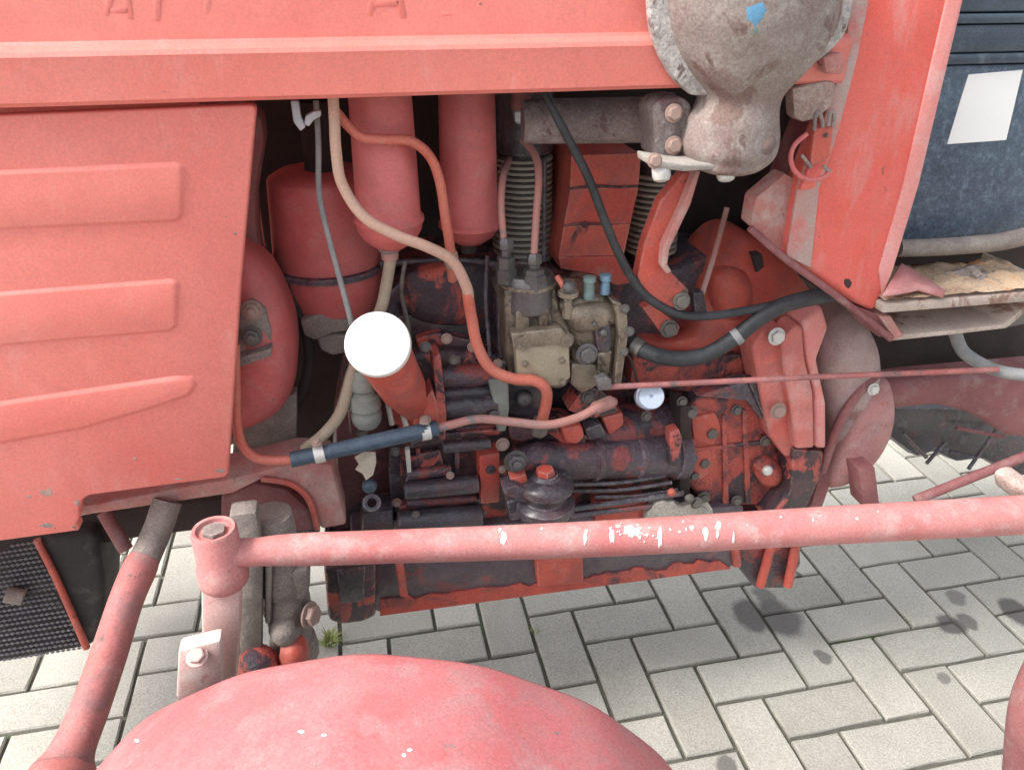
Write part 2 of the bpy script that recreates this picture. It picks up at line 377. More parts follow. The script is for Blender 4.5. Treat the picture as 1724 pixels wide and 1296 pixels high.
def bm_lathe(o, ax, prof, seg=32, bm=None):
    """prof = [(distance along axis, radius)] in metres"""
    bm = bm or bmesh.new(); ax, u, v = frame(ax); rings = []
    for h, r in prof:
        if r < 1e-6: rings.append([bm.verts.new(o+ax*h)])
        else: rings.append([bm.verts.new(o+ax*h+(u*math.cos(2*math.pi*i/seg)+v*math.sin(2*math.pi*i/seg))*r) for i in range(seg)])
    for a, b in zip(rings, rings[1:]):
        for i in range(seg):
            j = (i+1) % seg
            if len(a) == 1 and len(b) == 1: continue
            if len(a) == 1: bm.faces.new((a[0], b[i], b[j]))
            elif len(b) == 1: bm.faces.new((a[i], a[j], b[0]))
            else: bm.faces.new((a[i], a[j], b[j], b[i]))
    return bm
def bm_vlathe(px, pyref, Y, prof, seg=32, bm=None):
    """turned shape on an upright axis; prof = [(picture y on the axis, radius in pixels)]"""
    a = P(px, pyref, Y); pr = []
    for py, r in prof:
        z = zat(a.x, Y, py); p = Vector((a.x, Y, z)); pr.append((z-a.z, M(r, p)))
    return bm_lathe(a, Vector((0,0,1)), pr, seg, bm)
def vlathe(name, px, pyref, Y, prof, mat, parent, seg=32, label=None):
    return obj(name, bm_vlathe(px, pyref, Y, prof, seg), mat, parent, label)
def bm_hlathe(p0, p1, Y0, Y1, prof, seg=28, bm=None):
    """turned shape between two picture points; prof = [(0..1 along, radius px)]"""
    a = P(p0[0], p0[1], Y0); b = P(p1[0], p1[1], Y1); d = b-a; L = d.length
    return bm_lathe(a, d, [(t*L, M(r, a+d*t)) for t, r in prof], seg, bm)
def hlathe(name, p0, p1, Y0, Y1, prof, mat, parent, seg=28, label=None):
    return obj(name, bm_hlathe(p0, p1, Y0, Y1, prof, seg), mat, parent, label)
def bm_tube(pts, r, seg=12, n=8, bm=None, sm=True):
    """pts = [(px, py, Y[, r])]; r in pixels"""
    bm = bm or bmesh.new()
    w = []; rr = []
    for p in pts:
        q = P(p[0], p[1], p[2]); w.append(q); rr.append(M(p[3] if len(p) > 3 else r, q))
    if sm and len(w) > 2:
        c = open_smooth([Vector((a.x, a.y, a.z, b)) for a, b in zip(w, rr)], n)
        w = [Vector(q[:3]) for q in c]; rr = [q[3] for q in c]
    t0 = (w[1]-w[0]).normalized(); _, u, v = frame(t0); rings = []
    for i, q in enumerate(w):
        t = (w[min(i+1, len(w)-1)]-w[max(i-1, 0)]).normalized()
        u = (u-t*u.dot(t)).normalized(); v = t.cross(u)
        rings.append([bm.verts.new(q+(u*math.cos(2*math.pi*k/seg)+v*math.sin(2*math.pi*k/seg))*rr[i]) for k in range(seg)])
    for a, b in zip(rings, rings[1:]):
        for k in range(seg): bm.faces.new((a[k], a[(k+1) % seg], b[(k+1) % seg], b[k]))
    bm.faces.new(rings[0][::-1]); bm.faces.new(rings[-1])
    return bm
def tube(name, pts, r, mat, parent, seg=12, label=None, sm=True):
    return obj(name, bm_tube(pts, r, seg, sm=sm), mat, parent, label, smooth=60)

# bolts: three shared meshes, copied
BM = {}
def bolt_mesh(kind, mat):
    k = (kind, mat)
    if k in BM: return BM[k]
    bm = bmesh.new(); Z = Vector((0,0,1)); O = Vector((0,0,0))
    if kind == 'hex':
        bm_lathe(O, Z, [(0,1.32),(.16,1.32),(.2,1.25),(.2,0)], 20, bm)
        bm_lathe(O, Z, [(.2,1.0),(.78,1.0),(.9,.84),(.9,0)], 6, bm)
    elif kind == 'nut':
        bm_lathe(O, Z, [(0,1.3),(.15,1.3),(.15,0)], 20, bm)
        bm_lathe(O, Z, [(.15,1.0),(.8,1.0),(.86,.86),(.86,.55)], 6, bm)
        bm_lathe(O, Z, [(.5,.52),(1.35,.52),(1.42,.42),(1.42,0)], 12, bm)
    else:
        bm_lathe(O, Z, [(0,1),(.35,1),(.6,.92),(.85,.7),(1.0,.35),(1.02,0)], 18, bm)
    me = bpy.data.meshes.new("bolt"); bmesh.ops.recalc_face_normals(bm, faces=bm.faces); bm.to_mesh(me); bm.free()
    for p in me.polygons: p.use_smooth = True
    me.set_sharp_from_angle(angle=math.radians(40)); me.materials.append(MATS[mat]); BM[k] = me
    return me
def bolt(px, py, Y, r, parent, mat="bolt_grease", kind='hex', ax=(0,-1,.12), label=None, name="bolt"):
    p = P(px, py, Y); s = M(r, p)/1.1
    o = bpy.data.objects.new(name, bolt_mesh(kind, mat)); COL.objects.link(o); o.parent = parent
    o.location = p-wloc(parent); o.scale = (s, s, s)
    q = Vector(ax).to_track_quat('Z', 'Y'); o.rotation_mode = 'QUATERNION'
    from mathutils import Quaternion
    o.rotation_quaternion = q @ Quaternion((0,0,1), random.random()*2)
    if label: o["label"] = label
    return o
def world_bvh(o):
    me = o.data; off = wloc(o)
    return BVHTree.FromPolygons([v.co+off for v in me.vertices], [tuple(p.vertices) for p in me.polygons])
def bm_decal(bvh, outline, lift=.0008, sm=3, rings=3, bm=None):
    """thin paint or paper lying on a surface: follows that surface"""
    bm = bm or bmesh.new()
    if sm: outline = [tuple(v) for v in closed_smooth([p[:2] for p in outline], sm)]
    n = len(outline); cx = sum(p[0] for p in outline)/n; cy = sum(p[1] for p in outline)/n
    def hit(x, y, l):
        d = ray(x, y).normalized(); h = bvh.ray_cast(CP, d)
        return None if h[0] is None else h[0]+(h[1] if h[1].dot(d) < 0 else -h[1])*l
    R = []
    for k in range(rings):
        s = 1-k/rings
        row = [hit(cx+(p[0]-cx)*s, cy+(p[1]-cy)*s, lift if k else lift*.2) for p in outline]
        if any(q is None for q in row): return bm
        R.append([bm.verts.new(q) for q in row])
    c = hit(cx, cy, lift)
    if c is None: return bm
    c = bm.verts.new(c)
    for a, b in zip(R, R[1:]):
        for i in range(n): bm.faces.new((a[i], a[(i+1) % n], b[(i+1) % n], b[i]))
    for i in range(n): bm.faces.new((R[-1][i], R[-1][(i+1) % n], c))
    return bm
#@@STRUCTURE
# ------------------------------------------------------------------ ground of concrete pavers in herringbone
bm = bmesh.new()
for v in ((-60,-60),(60,-60),(60,60),(-60,60)): bm.verts.new((v[0], v[1], -.009))
bm.faces.new(bm.verts)
ground = obj("ground", bm, "joint_sand"); ground["kind"] = "structure"
PW = .1045
X0, Y0 = .727, -.036
def paver_mesh(i):
    rnd = random.Random(i); bm = bmesh.new(); g = .0044
    L, Wd = PW*2, PW
    def ring(ins, z, j):
        x0, x1, y0, y1 = g+ins, L-g-ins, g+ins, Wd-g-ins
        c = [(x0,y0),(x0+(x1-x0)*.33,y0),(x0+(x1-x0)*.67,y0),(x1,y0),(x1,(y0+y1)/2),(x1,y1),(x0+(x1-x0)*.67,y1),(x0+(x1-x0)*.33,y1),(x0,y1),(x0,(y0+y1)/2)]
        return [bm.verts.new((x-L/2+rnd.uniform(-j,j), y-Wd/2+rnd.uniform(-j,j), z+rnd.uniform(-.0006,.0006))) for x, y in c]
    a = ring(0, -.03, 0); b = ring(0, -.0035, .0013); c = ring(.0024, 0, .0013)
    for p, q in ((a,b),(b,c)):
        for k in range(10): bm.faces.new((p[k], p[(k+1)%10], q[(k+1)%10], q[k]))
    bm.faces.new(c); bmesh.ops.recalc_face_normals(bm, faces=bm.faces)
    me = bpy.data.meshes.new("paver"); bm.to_mesh(me); bm.free(); me.materials.append(MATS["paver_concrete"]); return me
PM = [paver_mesh(i) for i in range(8)]
spots = []
for a in range(-45, 45):
    for b in range(-30, 40):
        t = (a+b) % 4
        if t == 0: c = Vector((X0+(a+1)*PW, Y0+(b+.5)*PW, 0)); rot = 0
        elif t == 2: c = Vector((X0+(a+.5)*PW, Y0+(b+1)*PW, 0)); rot = math.pi/2
        else: continue
        d = depth(c); x, y = proj(c) if d > .1 else (-9999, 0)
        vis = -90 < x < CW+90 and 700 < y < CH+90 and d > .1
        spots.append((0 if vis else 1, (c-CP).length, c, rot))
spots.sort(key=lambda s: (s[0], s[1]))
for i, (v, d, c, rot) in enumerate(spots[:300]):
    o = bpy.data.objects.new("paver", PM[random.randrange(8)]); COL.objects.link(o); o.parent = ground
    o.location = c+Vector((0, 0, random.uniform(-.0012, .0012)))-wloc(ground)
    o.rotation_euler = (random.uniform(-.004,.004), random.uniform(-.004,.004), rot+random.uniform(-.006,.006)+random.choice((0, math.pi)))
rest = bmesh.new()
for v, d, c, rot in spots[300:]:
    me = PM[random.randrange(8)]; mt = Matrix.Translation(c) @ Matrix.Rotation(rot, 4, 'Z')
    vs_ = [rest.verts.new(mt @ q.co) for q in me.vertices]
    for p in me.polygons: rest.faces.new([vs_[k] for k in p.vertices])
ro = obj("paver", rest, "paver_concrete", ground, smooth=20); ro["kind"] = "stuff"

# ------------------------------------------------------------------ the tractor
T = thing("tractor", "old faded red tractor with its open engine bay, rusty exhaust and white oil filler cap", "tractor", (.3, .28, 0))

# hood: one pressed sheet running along the top and over to the far side
zl = (P(0,190,-.012).z+P(1130,137,-.012).z)/2
zc = (P(0,105,-.016).z+P(1100,62,-.016).z)/2
xl, xr = -1.05, P(1440, 20, -.01).x
prof = [(.03,zl+.004),(.0,zl-.001),(-.008,zl-.001),(-.0125,zl+.003),(-.0135,zc-.010),(-.0145,zc-.003),(-.0125,zc+.001),(-.003,zc+.006),(.0,zc+.010),(.002,zc+.03),(.006,zc+.13),(.02,zc+.20),(.07,zc+.26),(.16,zc+.285),(.27,zc+.29)]
full = prof+[(.54-y, z) for y, z in prof[-2::-1]]
bm = bmesh.new(); NX = 24; rows = []
for i in range(NX+1):
    x = xl+(xr-xl)*i/NX
    rows.append([bm.verts.new((x, y+.0012*math.sin(i*1.7+z*9), z)) for y, z in full])
for a, b in zip(rows, rows[1:]):
    for k in range(len(full)-1): bm.faces.new((a[k], b[k], b[k+1], a[k+1]))
hood = obj("hood", bm, "paint_hood", T, smooth=16)
sm_ = hood.modifiers.new("thickness", 'SOLIDIFY'); sm_.thickness = .0022; sm_.offset = 0
# embossed letters: only their lower ends stand in the picture
def letter(x0, x1, yb, strokes):
    bm = bmesh.new()
    for (ax, ay, bx, by, w) in strokes:
        a = (x0+(x1-x0)*ax, yb-ay*120); b = (x0+(x1-x0)*bx, yb-by*120)
        d = Vector((b[0]-a[0], b[1]-a[1])); n = Vector((-d.y, d.x)).normalized()*w
        o_ = [(a[0]+n.x, a[1]+n.y), (b[0]+n.x, b[1]+n.y), (b[0]-n.x, b[1]-n.y), (a[0]-n.x, a[1]-n.y)]
        bm_poly(o_, .0014, .008, .0012, 2, 0, bm)
    return obj("embossed_letter", bm, "paint_hood", hood)
Hs = [(0,0,0,1,7),(1,0,1,1,7),(.06,.5,.94,.5,7)]
As = [(0,0,.44,1,7),(1,0,.56,1,7),(.16,.36,.84,.36,6)]
Ds = [(0,.06,0,1,7),(-.06,.04,.85,.04,7),(1,.2,1,1,7)]
letter(42, 108, 68, Hs); letter(172, 226, 62, As); letter(264, 350, 60, Ds); letter(388, 446, 56, As)
letter(503, 568, 53, Hs); letter(616, 684, 49, As); letter(742, 786, 27, [(0,.02,1,.02,5)])
letter(826, 882, 44, [(-.06,.03,1.06,.03,7),(0,.1,.9,.45,6)]); letter(916, 984, 41, Ds)
# far side panel and nose close the bay
def wbox(bm, lo, hi, bev=.004):
    own = bmesh.new()
    r = bmesh.ops.create_cube(own, size=1)
    for v in own.verts:
        v.co = Vector([lo[i]+(hi[i]-lo[i])*(v.co[i]+.5) for i in range(3)])
    if bev: bmesh.ops.bevel(own, geom=own.edges[:], offset=bev, segments=2, profile=.5, affect='EDGES', clamp_overlap=True)
    join(bm, own); return bm
def box(name, lo, hi, mat, parent, bev=.004, label=None): return obj(name, wbox(bmesh.new(), lo, hi, bev), mat, parent, label)
box("far_side_panel", (-.8,.54,.56), (-.06,.556,zl), "paint_hood", T)
box("nose_panel", (-1.02,.0,.56), (-.98,.54,zl+.2), "paint_hood", T, .01)
box("bulkhead", (.70,.30,.80), (.72,.53,zl+.2), "black_and_shade", T)
box("engine_backing", (-.14,.36,.5), (.95,.46,1.16), "black_and_shade", T)  # near-black plate, its colour stands in for shade deep in the bay

# near side panel with stamped ribs
panel = poly("side_panel", [(-420,212),(-60,197),(424,177),(431,184),(405,480),(384,798),(378,804),(150,834),(138,842),(133,856),(134,872),(128,880),(134,893),(-60,919),(-420,968)], 0, .02, "paint_hood", T, .005, 3)
def emboss(outline, Y, h, ch, mat, parent):
    """stamped rib: the edge rises in a soft S over the width ch"""
    own = bmesh.new(); f = wpts([tuple(v) for v in outline], Y); n = len(f)
    c = sum(f, Vector((0,0,0)))/n; rings = []
    steps = 6
    ar = sum(f[i].x*f[(i+1)%n].z-f[(i+1)%n].x*f[i].z for i in range(n)); sg = 1 if ar > 0 else -1
    def off(i, d):
        p, q, r = f[i-1], f[i], f[(i+1) % n]
        e1 = (q-p).normalized(); e2 = (r-q).normalized()
        n1 = Vector((-e1.z, 0, e1.x))*sg; n2 = Vector((-e2.z, 0, e2.x))*sg
        m = (n1+n2).normalized(); return q+m*d/max(.4, m.dot(n1))
    for k in range(steps+1):
        t = k/steps; hh = h*(t*t*(3-2*t))
        rings.append([own.verts.new(off(i, ch*t)-Vector((0, hh-.0004, 0))) for i in range(n)])
    for a, b in zip(rings, rings[1:]):
        for i in range(n): own.faces.new((a[i], a[(i+1) % n], b[(i+1) % n], b[i]))
    own.faces.new(rings[-1])
    return obj("stamped_rib", own, mat, parent, smooth=60)
emboss([(-420,304),(295,270),(308,273),(315,283),(312,362),(306,371),(296,376),(-420,410)], 0, .0042, .007, "paint_hood", panel)
emboss([(-420,520),(288,467),(300,469),(306,478),(302,547),(297,555),(287,560),(-420,620)], 0, .0042, .007, "paint_hood", panel)
emboss([(-420,735),(60,664),(296,630),(326,630),(336,648),(322,668),(250,692),(140,724),(-60,760),(-420,812)], 0, .0040, .008, "paint_hood", panel)

pbv = world_bvh(panel)
for (x, y, w, h, m) in ((396,394,4,3,"dirty_grey"),(80,828,12,7,"bolt_rust"),(78,884,13,5,"dirty_grey"),(48,836,6,3,"bolt_rust"),(228,772,4,3,"bolt_rust"),(370,792,9,3,"dirty_grey"),(130,846,5,6,"bolt_rust"),(126,888,5,3,"dirty_grey"),(300,806,8,2,"bolt_rust")):
    b_ = bm_decal(pbv, [(x+math.cos(a*.7)*w*random.uniform(.5,1.25), y+math.sin(a*.7)*h*random.uniform(.5,1.25)) for a in range(9)], .0003, 2)
    if len(b_.faces): obj("paint_chip", b_, m, panel)
    else: b_.free()
# --- behind the panel: fan housing, dynamo bracket, frame
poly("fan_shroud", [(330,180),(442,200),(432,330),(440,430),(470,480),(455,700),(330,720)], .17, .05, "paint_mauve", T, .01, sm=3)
dyn = dome("dynamo", [(372,430),(440,440),(480,500),(500,570),(497,640),(470,690),(425,712),(372,712)], .12, .05, "paint_tin", T, back=.06)
ear = poly("dynamo_bracket", [(396,520),(425,506),(446,520),(458,560),(456,602),(396,622)], .075, .012, "dirty_grey", T, .003)
bolt(424, 522, .07, 15, ear, "bolt_rust", 'nut'); bolt(424, 566, .07, 15, ear, "bolt_grease", 'nut')
poly("bracket_foot", [(400,604),(458,586),(457,600),(400,620)], .055, .02, "dirty_grey", T, .002)
tube("fan_belt", [(440,430,.19),(480,480,.19),(515,560,.19),(515,640,.19),(470,720,.19),(400,760,.19)], 9, "black_and_shade", T)
poly("support_plate", [(395,705),(500,660),(500,770),(390,790)], .15, .02, "dirty_grey", T, .004)
# --- air cleaner
ac = vlathe("air_cleaner", 550, 400, .24, [(284,0),(286,70),(296,86),(300,88),(436,91),(441,88),(452,88),(470,86),(510,74),(527,60),(531,0)], "paint_tin", T, 40)
vlathe("clamp_rim", 550, 400, .24, [(437,91),(439,97),(444,98),(448,97),(450,90)], "engine_grease", ac, 40)
vlathe("inlet_neck", 540, 250, .24, [(170,30),(284,30),(286,0)], "black_and_shade", ac, 24)
# --- fuel filters
f1 = vlathe("fuel_filter", 650, 300, .10, [(90,0),(90,53),(356,54),(360,55),(364,59),(371,59),(375,56),(385,54),(398,46),(410,33),(417,21),(419,0)], "paint_tin", T, 40, "front fuel filter can nearer the viewer, with a hose on its lower end")
vlathe("drain_nozzle", 656, 425, .10, [(412,20),(420,19),(424,15),(436,14),(440,0)], "pipe_worn", f1, 20)
f2 = vlathe("fuel_filter", 789, 300, .17, [(90,0),(90,48),(366,48),(370,50),(373,53),(379,53),(383,49),(396,40),(408,22),(413,0)], "paint_tin", T, 40, "rear fuel filter can standing farther back")
vlathe("drain_nozzle", 789, 414, .17, [(408,16),(424,14),(428,0)], "black_and_shade", f2, 16)
box("filter_head", (.0,.05,zl+.02), (.30,.24,zl+.07), "black_and_shade", T)
# small clips under the hood edge
cl = poly("cable_clip", [(489,170),(503,170),(507,196),(515,214),(506,222),(494,206)], .06, .01, "zinc", T, .002)
poly("clip_arm", [(514,196),(528,188),(541,186),(541,196),(528,203),(520,214),(512,210)], .055, .01, "zinc", cl, .002)
# --- cylinders with cooling fins
def barrel(px, Y, y0, y1, r, rc):
    c = vlathe("cylinder_barrel", px, 350, Y, [(y0-20,0),(y0-20,rc),(y1+14,rc),(y1+14,0)], "black_grease", T, 24)
    y = y0
    while y < y1:
        vlathe("fin", px, 350, Y, [(y-1,rc-2),(y,r),(y+4.2,r),(y+5.2,rc-2)], "fin_metal", c, 32)
        y += 9.6
    return c
barrel(880, .27, 262, 452, 50, 40); barrel(1100, .28, 290, 420, 44, 36)
vlathe("cylinder_head", 880, 230, .27, [(150,0),(150,52),(252,52),(254,0)], "black_grease", T, 24)
tube("push_rod_tube", [(917,270,.22),(916,440,.2)], 4, "black_grease", T, sm=False)
# --- red sheet cowl between the cylinders
cowl = poly("air_cowl", [(962,262),(1080,258),(1076,320),(1058,400),(1050,440),(1062,478),(1040,482),(942,452),(938,428),(948,398),(960,330)], .185, .12, "engine_red_clean", T, .004)
for o_ in ([(962,262),(1080,258),(1075,315),(960,317)], [(960,317.5),(1075,315.5),(1062,376),(949.5,380)], [(949.3,380.6),(1061.8,376.6),(1050.6,430),(940.4,432)], [(940.6,432.6),(1050.4,430.6),(1064,476),(1040,480),(1000,462),(944,452)]):
    poly("cowl_sheet", o_, .180, .008, "engine_red_clean", cowl, .0009, 1)
tube("cowl_crease", [(958,318,.18),(1000,313,.178),(1040,315,.178),(1074,313,.18)], 2.2, "engine_maroon", cowl, 6)
tube("cowl_crease", [(950,380,.18),(985,376,.178),(1030,380,.178)], 2.2, "engine_maroon", cowl, 6)
bolt(985, 378, .178, 5, cowl, "engine_maroon")
# --- exhaust manifold, elbow and muffler
man = hlathe("exhaust_manifold", (880,205), (1130,202), .11, .09, [(0,0),(0,34),(.05,36),(.5,37),(.8,37),(.86,42),(1,44),(1,0)], "rust_cast", T, 32)
fl = poly("manifold_flange", [(1098,182),(1112,168),(1150,163),(1166,176),(1166,262),(1150,276),(1102,266),(1104,230)], -.008, .05, "rust_cast", T, .006, 3)
bolt(1134, 191, -.012, 13, fl, "bolt_rust"); bolt(1134, 245, -.012, 13, fl, "bolt_rust", label="pale tan bolt head")
LEV = [(-250,1205,1295,.03),(-235,1175,1325,.05),(-170,1128,1378,.07),(-60,1117,1394,.082),(20,1119,1393,.082),(60,1128,1380,.078),(95,1143,1356,.073),(125,1160,1330,.066),(148,1178,1310,.058),(164,1184,1303,.054),(180,1180,1300,.055),(200,1164,1300,.056),(225,1156,1300,.056),(250,1152,1294,.056),(266,1156,1284,.052),(278,1160,1266,.050),(285,1175,1250,.040)]
muf = obj("muffler", bm_loft(LEV, -.02), "muffler_skin", T, smooth=60)
elb = muf
bolt(1284,242,-.062,22,elb,"boss_pink",'dome',(.45,-.8,-.25),"pinkish rounded casting boss",name="boss")
hng = poly("hanger_bar", [(1097,268),(1150,277),(1237,275),(1238,284),(1150,289),(1098,282)], -.062, .05, "hanger_pale", T, .002)
for x, y in ((1113,282),(1222,282)):
    p = P(x, y, -.05); r = M(16, p)
    o_ = obj("bolt_head", bm_lathe(p, Vector((0,-.35,-1)), [(-.004,0),(-.004,r*.8),(.0,r),(.010,r),(.015,r*.8),(.017,r*.4),(.017,0)], 12), "steel_pale", hng, "bright hanging bolt head")
bolt(1102, 271, -.066, 11, hng, "bolt_rust")
mo = [(1094,-40),(1096,40),(1110,88),(1132,128),(1158,154),(1186,162),(1316,154),(1338,140),(1368,112),(1404,82),(1430,42),(1441,-40),(1436,-150),(1380,-230),(1265,-260),(1150,-230),(1100,-150)]
seam = poly("muffler_seam", mo, -.030, .012, "seam_flake", muf, .004, 2, sm=4)
bm = bm_decal(world_bvh(muf), [(1256,12),(1284,4),(1291,18),(1283,32),(1272,46),(1258,34)], .0006, 0)
obj("blue_patch", bm, "blue_patch", muf)
bm = bm_decal(world_bvh(muf), [(1268,46),(1276,46),(1276,58),(1270,58)], .0006, 0)
obj("paint_run", bm, "teal", muf)
# --- red support bracket below the elbow
br = poly("exhaust_bracket", [(1150,292),(1178,288),(1160,345),(1124,420),(1120,448),(1162,490),(1150,520),(1130,520),(1092,503),(1073,468),(1084,412),(1112,338)], .045, .02, "engine_red_clean", T, .004)
poly("bracket_rib", [(1172,288),(1180,288),(1163,345),(1128,418),(1124,446),(1132,458),(1122,462),(1114,448),(1117,415),(1150,345)], .03, .02, "paint_dusty", br, .002)
ft = poly("bracket_foot", [(1082,520),(1098,512),(1146,550),(1140,566),(1118,568)], .09, .02, "engine_red_clean", T, .003)
bolt(1147, 507, .043, 13, br, "bolt_grease"); bolt(1126, 553, .088, 13, ft, "bolt_grease")
# --- engine casting
eng = poly("crankcase", [(600,545),(700,445),(860,440),(1090,470),(1200,430),(1310,470),(1345,560),(1345,850),(1250,900),(590,930),(560,760)], .22, .2, "engine_grease", T, .012)
dome("tappet_cover", [(676,475),(694,456),(768,448),(784,478),(790,530),(772,548),(694,534)], .165, .014, "engine_patchy", T, power=.35)
poly("cover_gasket", [(668,530),(800,532),(806,586),(690,592),(672,560)], .165, .06, "black_grease", T, .008)
poly("timing_cover", [(562,720),(585,640),(640,620),(668,640),(668,905),(556,915),(566,800)], .17, .05, "engine_maroon", T, .012)
poly("cover_bar", [(656,738),(676,734),(680,800),(676,860),(660,866),(654,800)], .13, .04, "black_grease", T, .004)
poly("cover_block", [(612,866),(662,858),(664,905),(606,912)], .10, .05, "black_grease", T, .005)
poly("cover_block", [(585,690),(622,684),(630,726),(590,736)], .14, .04, "engine_maroon", T, .006)
poly("cover_edge", [(682,758),(690,756),(694,812),(690,836),(682,838),(686,800)], .105, .01, "steel_pale", T, .001)
poly("front_cover", [(700,570),(735,560),(805,575),(815,610),(740,618),(706,600)], .15, .05, "engine_red", T, .006)
poly("cover_flange", [(728,600),(742,598),(748,650),(752,700),(750,742),(738,742),(736,690)], .085, .06, "engine_red", T, .003)
poly("cover_lug", [(505,540),(540,528),(560,536),(600,540),(600,556),(560,562),(530,574),(512,566)], .17, .04, "dirty_grey", T, .005)
poly("cover_lug", [(532,566),(566,562),(600,566),(600,590),(560,600),(540,590)], .18, .04, "dirty_grey", T, .005)
# crankcase ribs: rounded pads running along the side
for (a, b, r, Y, m) in (((738,634),(850,626),19,.115,"engine_grease"), ((744,664),(842,655),15,.12,"black_grease"), ((745,688),(838,678),19,.11,"black_grease"),
                        ((745,754),(826,746),10,.085,"black_grease"), ((680,826),(806,814),16,.095,"black_grease"), ((684,846),(802,838),9,.115,"engine_grease"), ((668,878),(812,866),19,.10,"black_grease"), ((690,742),(745,735),14,.12,"black_grease"), ((735,725),(840,715),10,.13,"engine_grease"), ((684,800),(760,790),10,.11,"engine_grease")):
    hlathe("crankcase_rib", a, b, Y, Y, [(0,0),(0,r*.75),(.02,r*.95),(.05,r),(.95,r),(.98,r*.93),(1,r*.7),(1,0)], m, eng, 18)
poly("rib_plate", [(684,770),(742,757),(752,800),(690,814)], .115, .05, "engine_red", eng, .005)
poly("rib_plate", [(676,905),(820,885),(820,860),(676,876)], .125, .05, "black_grease", eng, .005)
pl = poly("support_pad", [(806,768),(842,762),(842,846),(810,850)], .095, .05, "engine_red_clean", T, .004)
bolt(826, 790, .093, 7, pl, "black_grease")
poly("pipe_bracket", [(822,640),(856,636),(858,690),(852,726),(838,728),(834,690)], .095, .02, "grey_rubber", T, .003)
poly("side_plate", [(842,636),(905,640),(930,690),(900,712),(858,700)], .125, .05, "black_grease", T, .006)
bolt(882, 670, .12, 16, eng, "steel_dark", 'dome')
poly("mount_lug", [(855,712),(960,712),(990,735),(985,752),(950,750),(925,732),(880,745),(858,740)], .10, .05, "engine_red", T, .006)
# oil filler with white cap
fb = P(706, 702, .13); fc = P(636, 579, .0); ax = (fc-fb); L = ax.length
cax = (ax.normalized()+(CP-fc).normalized()*1.3).normalized()
neck = obj("oil_filler_neck", bm_lathe(fb, ax, [(0,0),(0,M(20,fb)),(L*.12,M(22,fb)),(L*.45,M(36,fb)),(L*.75,M(47,fc)),(L*.94,M(50,fc)),(L*.94,0)], 36), "engine_red_clean", T)
rc = M(56, fc)
obj("oil_filler_cap", bm_lathe(fc-cax*.004, cax, [(-.006,0),(-.006,rc*.97),(-.004,rc),(.005,rc),(.0085,rc*.97),(.010,rc*.9),(.0104,0)], 56), "cap_white", neck, "round white cap")
fbp = poly("filler_base", [(694,716),(704,690),(728,655),(738,680),(740,722)], .085, .04, "engine_red_clean", T, .004)
bolt(716, 708, .083, 9, fbp, "bolt_rust")
tube("stud", [(652,672,.11),(660,714,.11)], 5, "steel_pale", T, sm=False); tube("stud", [(672,674,.10),(684,716,.10)], 5, "steel_pale", T, sm=False)
poly("neck_web", [(655,680),(682,690),(700,716),(664,716)], .13, .03, "engine_red_clean", T, .003)
vlathe("rubber_bellows", 614, 670, .08, [(620,0),(620,16),(636,19),(640,22),(652,23),(656,20),(660,21),(664,26),(684,27),(688,24),(692,24),(696,26),(708,24),(716,18),(717,0)], "grey_rubber", T, 26)
bolt(622, 817, .07, 14, eng, "hose_new", 'dome', label="blue-black domed bolt head")
hlathe("drain_ring", (626,846), (626,848), .07, .10, [(0,8),(0,15),(.5,17),(1,17)], "black_grease", T, 20)
# --- starter motor
hlathe("starter_motor", (862,778), (1156,763), .10, .12, [(0,0),(0,16),(.01,24),(.06,27),(.09,31),(.12,35),(.44,36),(.445,39),(.465,39),(.47,36),(.68,37),(.685,39),(.70,39),(.705,37),(.90,38),(.91,43),(.975,43),(.985,38),(1,28),(1,0)], "engine_grease", T, 36)
bolt(868, 776, .06, 17, T, "steel_dark", 'nut', name="terminal_nut")
poly("starter_bed", [(852,716),(900,735),(1140,700),(1160,690),(1165,760),(1160,850),(860,868)], .15, .06, "engine_red", T, .01)
dome("upper_shelf", [(890,742),(960,700),(1060,690),(1150,690),(1160,735),(1040,745),(900,752)], .145, .04, "engine_grease", T)
poly("cast_lug", [(944,722),(980,716),(986,736),(972,750),(952,746)], .085, .03, "engine_red_clean", T, .006)
poly("cast_lug", [(1014,704),(1050,694),(1052,716),(1026,736)], .10, .03, "engine_red_clean", T, .006)
poly("cast_lug", [(984,724),(1012,712),(1024,735),(992,742)], .09, .03, "black_grease", T, .006)
poly("starter_shoulder", [(1128,728),(1144,722),(1150,740),(1140,790),(1128,786)], .065, .02, "engine_red", T, .004)
poly("starter_gap_shade", [(1146,684),(1166,684),(1162,836),(1144,836)], .10, .05, "black_and_shade", T, .003)  # dark sheet, paints in the shade beside the starter
for x, y in ((1088,700),(1148,676)): bolt(x, y, .11, 8, eng, "bolt_grease")
for x, y, r in ((716,584,8),(752,570,8),(796,584,8),(764,606,7),(846,748,10),(838,612,7),(832,700,8),(846,790,6),(660,884,9),(640,886,8),(604,700,8),(610,730,8),(666,760,7),(668,846,7),(758,800,6),(700,866,6),(806,880,7)):
    bolt(x, y, .09 if x > 690 else .12, r, eng, random.choice(("bolt_grease","steel_dark","bolt_rust")))
tube("thin_wire", [(1040,584,.07),(1062,606,.07),(1072,640,.07),(1080,662,.08)], 2.5, "black_and_shade", T, 8)
tube("thin_wire", [(682,440,.16),(676,490,.15),(686,540,.15),(690,570,.15)], 4, "bolt_grease", T, 8)
tube("thin_wire", [(820,430,.16),(818,500,.15),(822,560,.14),(826,620,.13)], 4, "black_grease", T, 8)
tube("cable", [(640,444,.19),(700,440,.19),(780,438,.19),(836,446,.19)], 6, "black_grease", T, 10, "dark cable behind the filters")
